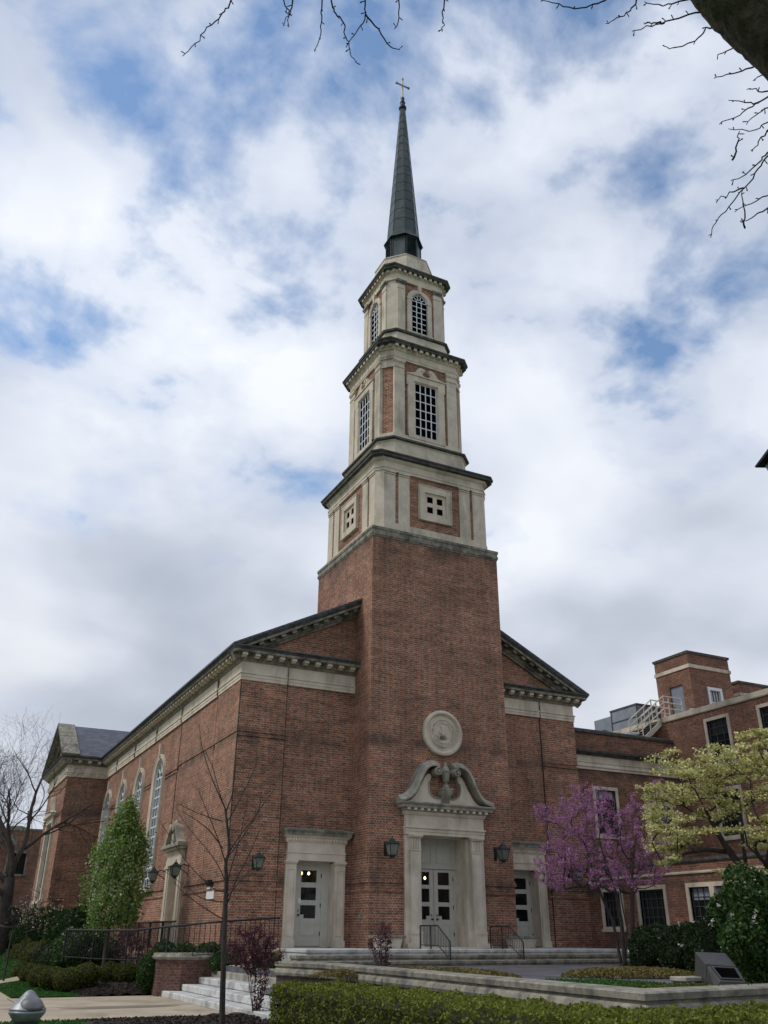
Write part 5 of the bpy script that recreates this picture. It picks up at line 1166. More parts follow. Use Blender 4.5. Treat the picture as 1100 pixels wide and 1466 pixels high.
leaves('foliage', np.concatenate(P+[along(sk, 2500, .02, .06)]), .048, LF_PEAR, t, up=.3)

# redbud
base = Vector((6.5, -4.16, .85)); 
t = empty('redbud_tree', base, 'multi stemmed redbud tree in magenta pink bloom by the right side door', 'tree')
st4 = [[(6.45, -4.1, .8), tuple(pl(878, 1320, 30)), tuple(pl(858, 1275, 30)), tuple(pl(838, 1210, 30.2)), tuple(pl(805, 1160, 30))],
       [(6.5, -4.2, .8), tuple(pl(890, 1320, 29.6)), tuple(pl(880, 1270, 29.4)), tuple(pl(858, 1205, 29.2)), tuple(pl(862, 1140, 29.4))],
       [(6.6, -4.1, .8), tuple(pl(898, 1330, 30.4)), tuple(pl(890, 1290, 30.8)), tuple(pl(880, 1210, 31.2))],
       [(6.7, -4.25, .8), tuple(pl(906, 1330, 29.8)), tuple(pl(905, 1250, 29.8)), tuple(pl(912, 1180, 29.8)), tuple(pl(935, 1125, 29.8))]]
tg = np.concatenate([ell(520, (5.95, -3.75, 4.6), (1.35, 1.3, 1.6), .2), ell(260, (7.25, -4.75, 4.3), (.85, 1.0, 1.5), .3), ell(210, (5.15, -3.1, 3.6), (.8, .8, .8), .2), ell(150, (6.4, -4.1, 3.3), (1.3, 1.1, .65), .2), ell(40, (4.85, -2.9, 5.2), (.35, .4, .35)), ell(30, (7.65, -5.2, 5.9), (.3, .3, .35))])
sk = grow(st4, tg, .14, .06, .0035, rmax=.095, up=.1); skeleton_mesh('trunk', sk, BARKD, t)
leaves('blossom', along(sk, 38000, .010, .034), .020, LF_RED, t)

# dogwood
t = empty('dogwood_tree', (3.75, -12.7, .8), 'dogwood tree with layered yellow green bracts at the right edge', 'tree')
tr = [[(3.75, -12.75, .8), tuple(pl(1088, 1290, 22)), tuple(pl(1070, 1255, 22)), tuple(pl(1035, 1205, 21.8)), tuple(pl(1010, 1160, 21.5)), tuple(pl(995, 1130, 21.4))],
      [tuple(pl(1070, 1255, 22)), tuple(pl(1062, 1190, 22.3)), tuple(pl(1058, 1120, 22.5))],
      [tuple(pl(1045, 1220, 21.9)), tuple(pl(1010, 1216, 21.8)), tuple(pl(980, 1222, 21.7))],
      [tuple(pl(1088, 1290, 22)), tuple(pl(1110, 1180, 22.2)), tuple(pl(1120, 1100, 22.4))],
      [tuple(pl(1100, 1240, 22)), tuple(pl(1070, 1210, 21.2)), tuple(pl(1062, 1165, 20.8))]]
cl = []
while len(cl) < 250:
    px = random.uniform(930, 1180); row = random.uniform(1050, 1262); d = random.uniform(20.6, 23.4)
    top = 1098-.30*(px-925) if px < 1100 else 1046; lowl = 1215 if px < 960 else 1190+.2*(px-960)
    if px < 965 and 1110 < row < 1128: continue
    if row < top or row > max(lowl, 1225 if px < 1000 else 0) : continue
    if row > 1195 and 985 < px < 1075 and random.random() < .85: continue
    cl.append(pl(px, row, d))
for px, row in ((932, 1092), (945, 1085), (962, 1078), (930, 1130), (935, 1165), (940, 1195), (950, 1240), (965, 1232), (938, 1215), (985, 1208), (1052, 1246), (1066, 1250), (1040, 1252), (1072, 1190), (1100, 1250)): cl.append(pl(px, row, random.uniform(21, 22.5)))
sk = grow(tr, [tuple(c) for c in cl], .18, .07, .005, rmax=.12, up=.12); skeleton_mesh('trunk', sk, BARKD, t)
P = []
for c in cl:
    n = int(random.uniform(35, 150)); a = rng.uniform(0, 2*PI, n); q = rng.uniform(0, 1, n)**.6*random.uniform(.14, .30); P.append(np.stack([c.x+q*np.cos(a)*1.15, c.y+q*np.sin(a)*1.15, c.z+rng.normal(size=n)*.035+q*.05+.04], 1))
leaves('bracts', np.concatenate(P), .034, LF_DOG, t, up=1.2, aspect=.8)

# bare young tree in front, branch by branch
YT_ = [[(-7.56, -9.78, .0), (-7.58, -9.78, .16), (-7.63, -9.77, 1.03), (-7.66, -9.76, 1.71), (-7.69, -9.75, 2.42), (-7.73, -9.74, 2.82), (-7.69, -9.75, 3.08), (-7.79, -9.72, 3.64), (-7.82, -9.71, 3.79)], [(-7.8, -9.72, 3.76), (-8.03, -9.81, 4.08), (-8.26, -9.91, 4.44), (-8.48, -10.01, 4.88), (-8.62, -10.14, 5.28)], [(-7.79, -9.72, 3.72), (-7.92, -9.66, 4.03), (-8.11, -9.57, 4.58), (-8.27, -9.5, 4.9)], [(-7.8, -9.72, 3.76), (-7.74, -9.82, 4.06), (-7.74, -9.9, 4.52), (-7.79, -9.97, 5.32)], [(-7.76, -9.73, 3.56), (-7.52, -9.74, 4.04), (-7.34, -9.73, 4.46), (-7.22, -9.71, 4.84)], [(-7.69, -9.75, 3.0), (-7.47, -9.74, 3.35), (-7.27, -9.73, 3.59), (-7.03, -9.73, 3.96), (-6.81, -9.73, 4.25)], [(-7.67, -9.76, 2.96), (-7.53, -10.08, 3.28), (-7.38, -10.4, 3.71), (-7.42, -10.66, 4.09)], [(-7.72, -9.74, 2.78), (-8.02, -9.96, 3.27), (-8.28, -10.19, 3.6), (-8.59, -10.4, 4.02)], [(-7.73, -9.74, 2.52), (-7.84, -9.49, 2.83), (-8.04, -9.23, 3.14), (-8.29, -8.95, 3.46), (-8.53, -8.68, 3.86)], [(-7.68, -9.75, 2.42), (-7.66, -9.91, 2.77), (-7.62, -10.08, 3.13), (-7.6, -10.23, 3.56), (-7.6, -10.39, 3.92)], [(-7.64, -9.77, 2.13), (-7.55, -9.96, 2.55), (-7.38, -10.19, 3.06), (-7.28, -10.39, 3.49)], [(-7.65, -9.77, 2.24), (-7.3, -9.56, 2.58), (-6.92, -9.38, 2.94), (-6.47, -9.23, 3.52)], [(-7.71, -9.74, 2.31), (-7.94, -9.69, 2.38), (-8.43, -9.58, 2.8), (-9.0, -9.45, 3.52)], [(-7.73, -9.74, 2.13), (-8.05, -9.43, 2.2), (-8.27, -9.16, 2.39), (-8.67, -8.85, 2.68)], [(-7.72, -9.74, 1.85), (-7.98, -9.68, 1.99), (-8.37, -9.58, 2.23), (-8.65, -9.53, 2.47)], [(-7.85, -9.7, 3.56), (-8.22, -9.51, 3.68), (-8.64, -9.31, 3.87)], [(-7.81, -9.72, 3.07), (-8.12, -9.84, 3.35), (-8.41, -9.98, 3.5), (-8.78, -10.1, 3.66)]]
t = empty('bare_sapling', (-7.56, -9.78, 0), 'slender leafless young tree standing before the church corner', 'tree')
mb = MB()
def twiggy(mb, path, ra, rb, every=.085, tw=.24, r=.003, bud=.006):
    P_ = [Vector(p) for p in cr(path, 4)]; n = len(P_); mb.tube(P_, [ra+(rb-ra)*i/(n-1) for i in range(n)], 6)
    s = 0
    for i in range(1, n):
        s += (P_[i]-P_[i-1]).length
        if s > every and i > n*.2:
            s = 0; d = (P_[i]-P_[i-1]).normalized(); sd_ = Vector(rng.normal(size=3)); sd_ = (sd_-d*sd_.dot(d)).normalized(); L_ = tw*random.uniform(.3, 1.1)
            e = P_[i]+d*L_*.8+sd_*L_*.5+Vector((0, 0, L_*.2)); mb.tube([P_[i], e], [r, r*.6], 4); mb.tube([e, e+d*bud*1.8], [bud*.6, bud*.2], 4)
twiggy(mb, YT_[0], .060, .016, 9)
mb.build('trunk', BARKD, t, smooth=True, recalc=False)
for L_ in YT_[1:]: mb = MB(); twiggy(mb, L_, .012, .0035); mb.build('branch', BARKD, t, smooth=True, recalc=False)

# big bare tree on the far left, and a thin one before it
t = empty('bare_tree', (-9.05, 17.9, 0), 'big leafless spreading tree at the left edge beyond the lawn', 'tree')
def fractal(mb, p, d, L_, r, depth, spread=.55, lift=.12, kids=(4, 6), minr=.004):
    n = 7; pts = [p]; rad = [r]; q = Vector(p); dd = Vector(d).normalized()
    for k in range(n):
        dd = (dd+Vector([random.gauss(0, .13) for _ in range(3)])+Vector((0, 0, lift*.25))).normalized(); q = q+dd*L_/n; pts.append(q.copy()); rad.append(max(minr*.7, r*(1-.62*(k+1)/n)))
    mb.tube(pts, rad, 8 if r > .05 else (5 if r > .015 else 3))
    if depth == 0: return
    m_ = random.randint(*kids)
    for k in range(m_):
        f = .28+.72*(k+random.uniform(.2, .9))/m_; i = min(n, int(f*n)); a = (Vector(pts[i])-Vector(pts[max(0, i-1)])).normalized() if i else dd; sv = Vector([random.gauss(0, 1) for _ in range(3)]); sv = (sv-a*sv.dot(a)).normalized()
        nd_ = (a*(1-spread*.55)+sv*spread+Vector((0, 0, lift))).normalized(); fractal(mb, pts[i], nd_, L_*random.uniform(.52, .78), max(minr, rad[i]*random.uniform(.55, .75)), depth-1, spread, lift, kids, minr)
mb = MB(); mb.tube([(-9.05, 17.9, 0), (-9.08, 17.9, 1.2), (-9.1, 17.9, 3.0), (-9.1, 17.9, 3.8)], [.36, .29, .26, .22], 14); mb.build('trunk', BARKD, t, smooth=True, recalc=False)
for (p, d, L_, r) in [((-9.1, 17.9, 3.6), (-.25, .1, 1), 5.2, .17), ((-9.1, 17.9, 3.3), (.14, -.2, 1), 4.0, .10), ((-9.1, 17.9, 3.5), (-.9, .2, .9), 3.8, .13), ((-9.1, 17.9, 3.7), (-.05, .35, 1), 5.0, .13), ((-9.1, 17.9, 2.9), (-.7, -.5, 1), 3.4, .11)]:
    mb = MB(); fractal(mb, p, d, L_, r, 4, .62, .08, (4, 6), .005); mb.build('limb', BARK, t, smooth=True, recalc=False)
b = pl(8, 1388, 36); t = empty('thin_sapling', (b.x, b.y, 0), 'thin leafless sapling on the lawn at the left edge', 'tree')
sk = grow([[(b.x, b.y, 0), (b.x, b.y, 1.2), (b.x+.05, b.y, 2.0)]], ell(70, (b.x, b.y, 2.25), (.75, .7, .65)), .15, .1, .004, rmax=.035); skeleton_mesh('trunk', sk, BARKD, t)
b = pl(42, 1335, 42); t = empty('flowering_shrub', (b.x, b.y, .3), 'loose shrub with white and peach blossom before the far hall', 'shrub')
sk = grow([[(b.x, b.y, .2), (b.x, b.y, 1.0)]], ell(90, (b.x, b.y, 2.5), (.9, .8, 1.0)), .2, .1, .005, rmax=.04); skeleton_mesh('stems', sk, BARKD, t)
leaves('blossom', along(sk, 120, .02, .07), .035, LF_WHITE, t); leaves('peach_blossom', along(sk, 260, .02, .07)+np.array([.35, 0, 0]), .04, LF_PEACH, t)

# overhead tree: trunk outside the picture on the right, limb and hanging twigs inside it
TW = [[(-12.686, -24.283, 5.047), (-12.65, -24.34, 5.087), (-12.619, -24.405, 5.131), (-12.576, -24.466, 5.169), (-12.555, -24.523, 5.205), (-12.507, -24.675, 5.296), (-12.37, -24.893, 5.401)], [(-12.311, -24.472, 5.273), (-12.294, -24.522, 5.303), (-12.334, -24.546, 5.326), (-12.336, -24.656, 5.395), (-12.353, -24.839, 5.502)], [(-12.31, -24.571, 5.129), (-12.322, -24.615, 5.16), (-12.324, -24.654, 5.186), (-12.342, -24.78, 5.267)], [(-12.151, -24.485, 5.169), (-12.151, -24.536, 5.204), (-12.164, -24.587, 5.24), (-12.188, -24.65, 5.286), (-12.262, -24.753, 5.364), (-12.362, -24.868, 5.447)], [(-11.976, -24.554, 5.126), (-12.002, -24.563, 5.139), (-12.031, -24.591, 5.166), (-12.06, -24.61, 5.187), (-12.08, -24.643, 5.213), (-12.124, -24.65, 5.229), (-12.16, -24.684, 5.259), (-12.237, -24.812, 5.352), (-12.271, -24.939, 5.428)], [(-12.105, -24.74, 4.912), (-12.084, -24.81, 4.951), (-12.072, -24.86, 4.979), (-12.097, -24.899, 5.01), (-12.139, -25.033, 5.098), (-12.159, -25.166, 5.172)], [(-11.809, -24.654, 5.193), (-11.851, -24.643, 5.199), (-11.924, -24.668, 5.238), (-11.991, -24.683, 5.266)], [(-11.879, -24.744, 5.17), (-11.881, -24.771, 5.187), (-11.906, -24.834, 5.232), (-11.951, -24.949, 5.309), (-12.103, -25.051, 5.403)], [(-11.738, -24.903, 5.04), (-11.747, -24.935, 5.062), (-11.779, -24.991, 5.106), (-11.825, -25.128, 5.194), (-11.853, -25.262, 5.268)], [(-11.484, -25.248, 4.96), (-11.42, -25.273, 4.943), (-11.339, -25.312, 4.923), (-11.275, -25.382, 4.923), (-11.23, -25.458, 4.934), (-11.19, -25.517, 4.938)], [(-11.05, -25.164, 5.212), (-11.022, -25.207, 5.217), (-10.991, -25.246, 5.218), (-10.986, -25.296, 5.239), (-11.002, -25.37, 5.28)], [(-11.035, -25.282, 5.016), (-10.994, -25.326, 5.013), (-10.943, -25.379, 5.008), (-10.87, -25.47, 5.003), (-10.819, -25.504, 4.985)], [(-10.957, -25.277, 5.123), (-10.921, -25.307, 5.115), (-10.884, -25.334, 5.105)], [(-10.806, -25.245, 5.117), (-10.774, -25.258, 5.103), (-10.714, -25.332, 5.098), (-10.701, -25.389, 5.116), (-10.658, -25.436, 5.107)], [(-10.996, -25.337, 5.17), (-10.924, -25.37, 5.143), (-10.869, -25.431, 5.136), (-10.827, -25.479, 5.131)], [(-10.607, -25.343, 5.058), (-10.574, -25.397, 5.06), (-10.55, -25.452, 5.067)], [(-10.713, -25.38, 4.805), (-10.671, -25.43, 4.799), (-10.624, -25.494, 4.793), (-10.584, -25.562, 4.794)], [(-10.481, -25.397, 4.912), (-10.457, -25.443, 4.915), (-10.43, -25.492, 4.916)], [(-10.604, -25.278, 4.705), (-10.561, -25.344, 4.706), (-10.538, -25.398, 4.715), (-10.512, -25.459, 4.723), (-10.456, -25.584, 4.735)], [(-10.477, -25.264, 4.935), (-10.409, -25.311, 4.906), (-10.382, -25.335, 4.896)], [(-10.441, -25.202, 4.836), (-10.354, -25.276, 4.804), (-10.334, -25.323, 4.812), (-10.26, -25.439, 4.805), (-10.202, -25.564, 4.811)], [(-10.632, -25.379, 4.541), (-10.622, -25.346, 4.515), (-10.603, -25.296, 4.471)], [(-10.559, -25.243, 4.43), (-10.529, -25.289, 4.431), (-10.513, -25.35, 4.451), (-10.507, -25.396, 4.472), (-10.457, -25.526, 4.494)], [(-10.507, -25.048, 4.318), (-10.51, -25.09, 4.349), (-10.502, -25.139, 4.374), (-10.483, -25.245, 4.424), (-10.476, -25.319, 4.46), (-10.475, -25.371, 4.488), (-10.431, -25.512, 4.523), (-10.377, -25.629, 4.53)], [(-10.325, -24.979, 4.67), (-10.294, -25.034, 4.677), (-10.255, -25.092, 4.678)], [(-10.419, -25.189, 4.494), (-10.38, -25.137, 4.426), (-10.347, -25.108, 4.376)], [(-10.35, -25.075, 4.502), (-10.312, -25.145, 4.511), (-10.28, -25.206, 4.517), (-10.221, -25.341, 4.539), (-10.152, -25.516, 4.562)], [(-10.41, -25.136, 4.35), (-10.384, -25.188, 4.359), (-10.361, -25.243, 4.372), (-10.326, -25.401, 4.429)], [(-10.507, -25.328, 4.697), (-10.49, -25.39, 4.716), (-10.472, -25.423, 4.717), (-10.399, -25.53, 4.707), (-10.318, -25.621, 4.678)], [(-10.474, -25.307, 4.573), (-10.475, -25.349, 4.597), (-10.465, -25.392, 4.611), (-10.411, -25.521, 4.629)], [(-10.614, -25.441, 4.732), (-10.575, -25.466, 4.713), (-10.547, -25.485, 4.7), (-10.484, -25.599, 4.701)]]
LIMB = [(-12.348, -25.247, 5.822), (-11.527, -25.493, 5.476), (-11.074, -25.581, 5.184), (-10.824, -25.611, 4.923), (-10.609, -25.645, 4.718), (-10.34, -25.674, 4.432), (-10.086, -25.663, 3.999), (-9.75, -25.574, 3.2), (-9.5, -25.4, 1.8), (-9.45, -25.35, 0)]
SEC = [(-12.722, -24.668, 5.47), (-12.357, -24.855, 5.473), (-12.093, -25.027, 5.451), (-11.798, -25.183, 5.442), (-11.47, -25.41, 5.422), (-11.074, -25.581, 5.184)]
t = empty('overhanging_tree', (-9.45, -25.35, 0), 'mossy trunked tree reaching over the top right corner with bare twigs', 'tree')
mb = MB(); P_ = [Vector(p) for p in cr(LIMB, 14)]; n = len(P_); seg = 36; rings = []; R = [.055, .075, .095, .108, .115, .122, .14, .18, .24, .32]
for i, p in enumerate(P_):
    d = (P_[min(i+1, n-1)]-P_[max(i-1, 0)]).normalized(); a = d.cross(Vector((0, 1, .01))).normalized(); b = d.cross(a); rr = R[min(9, i//14)]+(R[min(9, i//14+1)]-R[min(9, i//14)])*(i % 14)/14
    s_ = i*.35
    rings.append([tuple(p+(rr*(1+.035*math.sin(5*q*2*PI/seg+s_*.25)+.03*math.sin(9*q*2*PI/seg-s_*.4)+random.uniform(-.045, .045)))*(math.cos(2*PI*q/seg)*a+math.sin(2*PI*q/seg)*b)) for q in range(seg)])
mb.loft(rings); mb.build('trunk', BARKM, t, smooth=True, recalc=False)
mb = MB(); twiggy(mb, SEC, .022, .045, 9); mb.build('limb', BARKD, t, smooth=True, recalc=False)
for k, L_ in enumerate(TW):
    mb = MB(); P_ = [Vector(p) for p in cr(L_, 4)]; P_ = [p+Vector(rng.normal(size=3))*.003 for p in P_]; n = len(P_); mb.tube(P_, [.0017+.0028*(i/(n-1)) for i in range(n)], 5); s = 0
    for i in range(1, n):
        s += (P_[i]-P_[i-1]).length
        if s > random.uniform(.025, .06) or i == 1:
            s = 0; d = (P_[i]-P_[i-1]).normalized(); v = Vector(rng.normal(size=3)); v = (v-d*v.dot(d)).normalized(); e = P_[i]+v*random.uniform(.008, .018)-d*.006
            mb.tube([P_[i], e], [.0018, .0022], 4); mb.tube([e, e+(v-d*.5)*.006], [.0034*random.uniform(.6, 1.3), .0012], 5)
    mb.build('twig', BARKD, t, smooth=True, recalc=False)

# clipped hedge outside the garden wall
def hedge_pts(path, wdt, z0, z1, n, rnd=.12):
    out = []; Ls = [(Vector(path[i+1])-Vector(path[i])).length for i in range(len(path)-1)]; tot = sum(Ls)
    for _ in range(n):
        s = random.uniform(0, tot); i = 0
        while s > Ls[i] and i < len(Ls)-1: s -= Ls[i]; i += 1
        a, b_ = Vector(path[i]), Vector(path[i+1]); d = (b_-a).normalized(); p = a+d*s; q = Vector((d.y, -d.x)); H = z1(p.x, p.y) if callable(z1) else z1
        m_ = random.random()*(2*(H-z0)*.9+wdt)
        if m_ < wdt: o, z = m_-wdt/2, H
        else: m_ -= wdt; sgn_ = 1 if m_ < (H-z0)*.9 else -1; z = z0+(m_ % ((H-z0)*.9))*1.1; o = sgn_*wdt/2
        e = max(0, abs(o)-wdt/2+rnd); f = max(0, z-H+rnd)
        k = math.hypot(e, f)
        if k > rnd: o -= math.copysign((k-rnd)*e/k, o); z -= (k-rnd)*f/k
        bmp = .05*math.sin(p.x*7+z*9)*math.sin(p.y*6.1+o*8)+.03*math.sin(p.y*15+o*13)*math.sin(z*17+p.x*11); o += math.copysign(bmp, o); z += bmp*.6
        out.append((p.x+q.x*o, p.y+q.y*o, z))
    return np.array(out)+rng.normal(size=(n, 3))*.012
hd = empty('clipped_hedge', (-6.1, -15, 0), 'long clipped yellow green hedge running in front of the garden wall', 'hedge')
HP = [(-6.15, -10.3), (-6.15, -19.1), (-2.5, -18.6), (8.0, -16.9)]; HT = lambda x, y: .80+.05*min(1, max(0, (-y-12)/6))
CN = np.concatenate([hedge_pts([(-6.15, -18.3), (-6.15, -19.78)], 1.45, .0, HT, 3800), hedge_pts([(-6.86, -19.17), (-5.4, -19.0)], 1.45, .0, HT, 3800), np.stack([rng.uniform(-6.86, -5.4, 900), np.full(900, -19.86), rng.uniform(.02, .8, 900)], 1)])
leaves('foliage', np.concatenate([hedge_pts(HP, 1.45, .0, HT, 62000), CN]), .024, LF_HEDGE, hd, up=.25)
v = hedge_pts([(-6.15, -10.32), (-6.15, -10.3)], 1.45, .0, HT, 10); P = np.stack([rng.uniform(-6.85, -5.5, 5000), -10.27+rng.normal(size=5000)*.03, rng.uniform(.02, .8, 5000)], 1); leaves('end_foliage', P, .024, LF_HEDGE, hd, up=.1)
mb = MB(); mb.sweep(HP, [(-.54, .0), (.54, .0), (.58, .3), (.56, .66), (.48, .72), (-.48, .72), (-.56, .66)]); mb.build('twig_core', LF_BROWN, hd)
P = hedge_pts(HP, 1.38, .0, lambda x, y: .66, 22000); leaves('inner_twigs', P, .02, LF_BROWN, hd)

def ball_shrub(name, c, r, label, cat, mat, n, size, group=None, z0=0, white=0, core=True, stems=False, wsz=.03, lump=.18):
    t = empty(name, (c[0], c[1], z0), label, cat, group); d = rng.normal(size=(n, 3)); d /= np.linalg.norm(d, axis=1)[:, None]
    ph = rng.uniform(0, 6, 3); k = 1+lump*.5*(np.sin(d[:, 0]*5+ph[0])*np.sin(d[:, 1]*5+ph[1])+np.sin(d[:, 2]*6+ph[2])*np.sin(d[:, 0]*8)); k *= 1-np.abs(rng.normal(size=n))*.07
    P = np.array(c)+d*k[:, None]*np.array(r); P[:, 2] = np.maximum(P[:, 2], z0+.02+rng.uniform(0, .08, n)); leaves('foliage', P, size, mat, t, up=.2)
    if core:
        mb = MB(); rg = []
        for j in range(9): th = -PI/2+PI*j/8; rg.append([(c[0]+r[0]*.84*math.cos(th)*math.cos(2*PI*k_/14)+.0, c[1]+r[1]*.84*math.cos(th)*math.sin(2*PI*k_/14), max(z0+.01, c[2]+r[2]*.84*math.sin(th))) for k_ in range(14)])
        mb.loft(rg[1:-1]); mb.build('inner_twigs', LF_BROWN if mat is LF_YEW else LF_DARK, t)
    if white:
        d = rng.normal(size=(white, 3)); d /= np.linalg.norm(d, axis=1)[:, None]; Q = np.array(c)+d*1.04*np.array(r); Q = Q[Q[:, 2] > z0+.1]; W_ = np.repeat(Q, 9, 0)+rng.normal(size=(len(Q)*9, 3))*wsz*.45; leaves('blossom', W_, wsz*.6, LF_WHITE, t)
    return t
g = 'low clipped yews edging the planting bed'
for k, (px, d, lab) in enumerate([(34, 37, 'farthest low yew of the front row by the lawn'), (46, 35, 'second low yew from the far end of the front row'), (60, 33, 'third low yew from the far end of the front row'), (76, 31.6, 'fourth low yew, before the mulch bend'), (98, 30.6, 'round low yew at the bend of the front row'), (124, 31, 'low yew left of the pear tree foot'), (158, 32, 'low yew right behind the pear tree foot'), (182, 31.5, 'small low yew beside the square boxwood')]):
    b = pl(px, 1395, d); ball_shrub('yew_shrub', (b.x, b.y, .34+(k > 4)*.12), (.43, .46, .33), lab, 'shrub', LF_YEW, 3200, .026, g, .03+(k > 4)*.15, lump=.1)
for k, (px, d, rr, lab) in enumerate([(36, 42, .7, 'farthest yew mound of the back row by the dark hedge'), (58, 39.5, .75, 'middle yew mound of the back row'), (80, 37.5, .8, 'large dark yew mound at the near end of the back row')]):
    b = pl(px, 1380, d); ball_shrub('yew_mound', (b.x, b.y, .68), (rr, rr*1.2, .66), lab, 'shrub', LF_YEW if k < 2 else LF_DARK, 3500, .035, 'yew mounds of the back row', .1)
b = pl(112, 1370, 35); ball_shrub('rhododendron', (b.x, b.y, .95), (.95, .9, .85), 'dark evergreen shrub with white flowers behind the ramp railing', 'shrub', LF_BUSH, 4500, .045, None, .2, 34)
b = pl(150, 1362, 36); ball_shrub('azalea', (b.x, b.y, .85), (.7, .9, .6), 'white flowering bush behind the pear tree trunk', 'shrub', LF_BUSH, 2600, .04, None, .3, 90)
b = pl(216, 1390, 29.2); t = ball_shrub('boxwood', (b.x, b.y, .60), (.40, .40, .56), 'squared green boxwood left of the brick pier', 'shrub', LF_BUSH, 4200, .028, None, .1, lump=.05)
for px, d, rr, lab in ((20, 50, 1.9, 'dark evergreen hedge mass at the left edge'), (72, 47, 1.7, 'dark evergreen hedge mass under the transept corner'), (105, 45.5, 1.3, 'dark evergreen hedge end beside the nave wall')):
    b = pl(px, 1340, d); ball_shrub('evergreen_hedge', (b.x, b.y, 1.35), (rr, 1.3, 1.35), lab, 'hedge', LF_BUSH if px > 60 else LF_DARK, 7000, .06, 'dark evergreen hedges under the transept', .0)
# evergreens in the planter behind the pier
for px, d, zc, rr, lab in ((236, 30.2, 1.25, .42, 'low evergreen behind the left end of the pier'), (262, 29.8, 1.2, .45, 'low evergreen behind the middle of the pier cap'), (298, 29.0, 1.22, .42, 'low evergreen behind the right end of the pier'), (324, 28.0, 1.05, .45, 'green shrub between pier and marble steps'), (385, 25.5, 1.0, .38, 'green shrub beside the top of the marble steps')):
    b = pl(px, 1370, d); ball_shrub('low_evergreen', (b.x, b.y, zc-.2), (rr, .4, .36), lab, 'shrub', LF_BUSH, 1800, .035, 'low evergreens around the brick pier', .5)
# dark flowering shrubs before the low wing
for px, d, rr, h_, w_, lab in ((942, 24.5, .68, .62, 22, 'left dark green shrub with white flowers under the hall windows'), (985, 23.5, .66, .62, 26, 'middle dark green shrub with white flowers under the hall windows'), (1022, 22.5, .62, .66, 24, 'right dark green shrub with white flowers under the hall windows')):
    b = pl(px, 1365, d); ball_shrub('camellia_shrub', (b.x, b.y, .80+h_*.75), (rr, rr, h_), lab, 'shrub', LF_DARK, 6500, .034, 'dark flowering shrubs under the hall windows', .8, w_, wsz=.03)
b = pl(1112, 1330, 16); ball_shrub('viburnum', (b.x, b.y, 1.62), (.98, .9, .86), 'big green shrub with white blossom clusters at the right edge', 'shrub', LF_BUSH, 26000, .034, None, .8, 46, wsz=.036, lump=.38)
# purple leaved shrubs
def purple(base, crown, rad, n, stems, label, rm=.014):
    t = empty('purple_leaf_shrub', base, label, 'shrub', 'purple leaved shrubs'); tr = []
    for k in range(stems):
        a = 2*PI*k/stems+random.uniform(-.3, .3); tr.append([(base[0]+.03*math.cos(a), base[1]+.03*math.sin(a), base[2]), (base[0]+.35*rad[0]*math.cos(a), base[1]+.35*rad[1]*math.sin(a), base[2]+(crown[2]-rad[2]-base[2])*.9+.1), (crown[0]+.55*rad[0]*math.cos(a), crown[1]+.55*rad[1]*math.sin(a), crown[2])])
    sk = grow(tr, ell(int(90*stems/4), crown, rad, .1), .1, .08, .0035, rmax=rm, up=.1); skeleton_mesh('stems', sk, BARKD, t); leaves('foliage', along(sk, n, .008, .035), .022, LF_PURP, t)
q = pl(365, 1455, 21); purple((q.x, q.y, .05), tuple(pl(362, 1357, 21)), (.66, .6, .52), 6000, 6, 'purple leaved shrub with bare lower stems before the marble steps')
q = pl(190, 1385, 32); purple((q.x, q.y, .3), tuple(pl(190, 1352, 32)), (.7, .6, .6), 4500, 5, 'purple leaved shrub behind the ramp railing left of the pier')
q = pl(548, 1386, 23); purple((q.x, q.y, .8), tuple(pl(547, 1352, 23)), (.34, .34, .48), 1500, 5, 'small sparse purple shrub on the terrace before the stone bench')
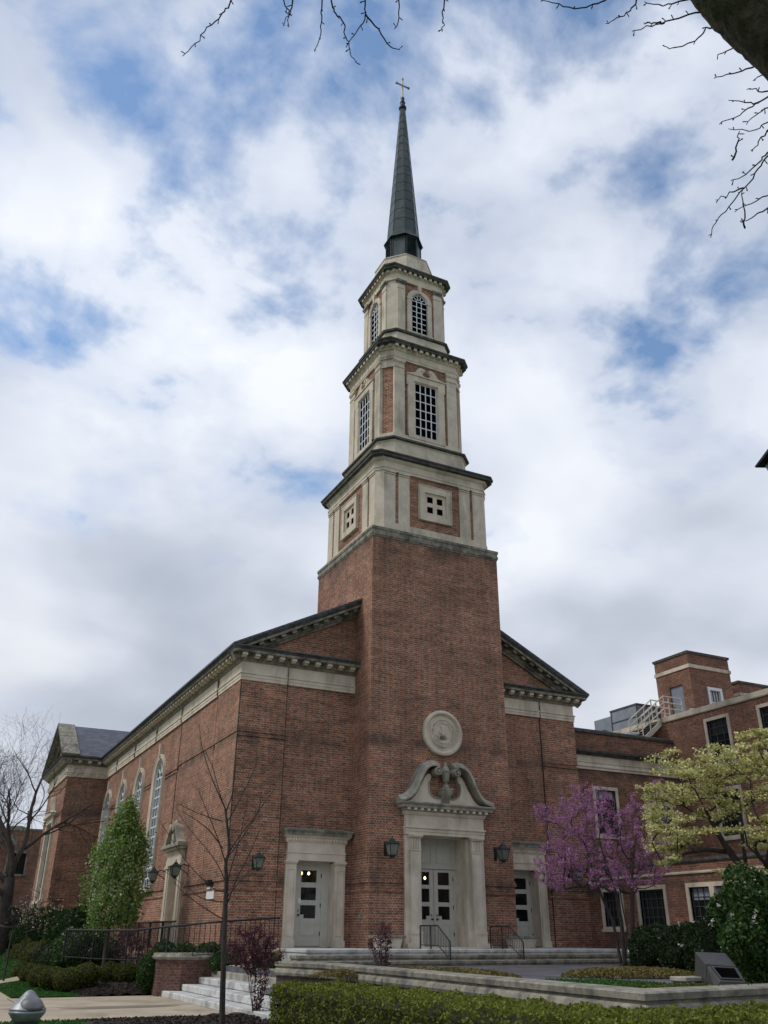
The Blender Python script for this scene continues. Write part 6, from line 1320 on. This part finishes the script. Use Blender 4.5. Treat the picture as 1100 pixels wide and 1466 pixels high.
# groundcover, grass
def cover(px, d, hl, hw, label, n=9000):
    c = pl(px, 1388, d); a = rng.uniform(0, 2*PI, n); q = np.sqrt(rng.uniform(0, 1, n)); u, v = q*np.cos(a)*hl, q*np.sin(a)*hw; h_ = .20*np.sqrt(np.maximum(0, 1-q**2))+.01; rx, ry = r2.x/math.hypot(r2.x, r2.y), r2.y/math.hypot(r2.x, r2.y)
    P = np.stack([c.x+u*rx+v*fwh.x, c.y+u*ry+v*fwh.y, .80+h_*rng.uniform(.5, 1, n)], 1); o = leaves('ground_cover', P, .03, LF_COVER, None, up=.4); tag(o, label, 'ground cover', kind='stuff')
cover(595, 20.2, 2.2, .7, 'tawny green ground cover patch left of the entrance steps'); cover(905, 21.8, 1.55, .7, 'tawny green ground cover strip under the redbud')
n = 52000; P = np.stack([rng.uniform(-10.0, -7.2, n), rng.uniform(1.2, 24, n)**1.0, np.full(n, .02)], 1); P[:, 1] = 1.2+22*rng.uniform(0, 1, n)**1.6
P[:, 2] += [hsl(x, y)+.005 for x, y, z in P]; P = P[(P[:, 0] < -8.05) & ~((P[:, 1] > 8.1) & (P[:, 1] < 9.5))]; tag(leaves('grass', P+rng.normal(size=P.shape)*[0, 0, .008], .028, LF_GRASS, None, up=-.2), 'short green lawn grass beside the sidewalk', 'grass', kind='stuff')
n = 12000; P = np.stack([rng.uniform(-11.5, -7.4, n), rng.uniform(-8.5, -6.35, n), np.full(n, .03)], 1); tag(leaves('grass', P+rng.normal(size=P.shape)*[0, 0, .012], .03, LF_GRASS, None), 'short green grass along the near sidewalk edge', 'grass', kind='stuff')
n = 30000; P = np.stack([rng.uniform(-4.7, 2, n), rng.uniform(-17.4, -9, n), np.full(n, .845)], 1); P = P[[inpoly(LAWN, a_, b_) for a_, b_, c_ in P]]; tag(leaves('grass', P+rng.normal(size=P.shape)*[0, 0, .01], .025, LF_GRASS, None), 'small green lawn patch inside the garden wall', 'grass', kind='stuff')
n = 3000; P = np.stack([rng.uniform(-4.4, -2.5, n), rng.uniform(-17.5, -16.7, n), .86+rng.uniform(0, .16, n)], 1); tag(leaves('ground_cover', P, .03, LF_YEW, None), 'yellow green ground cover around the floodlight', 'ground cover', kind='stuff')
n = 9000; P = np.concatenate([np.stack([rng.uniform(-8.2, -6.2, n), 1.35+rng.uniform(0, 1, n)**1.5*12, np.zeros(n)], 1), np.stack([rng.uniform(-9.4, -5.3, 5000), rng.uniform(-10.5, -6.8, 5000), np.full(5000, .08)], 1)])
P[:n, 2] = [hbed(x, y)+.015 for x, y, z in P[:n]]; tag(leaves('mulch_chips', P, .03, MULCH, None), 'dark shredded bark mulch in the planting beds', 'mulch', kind='stuff')
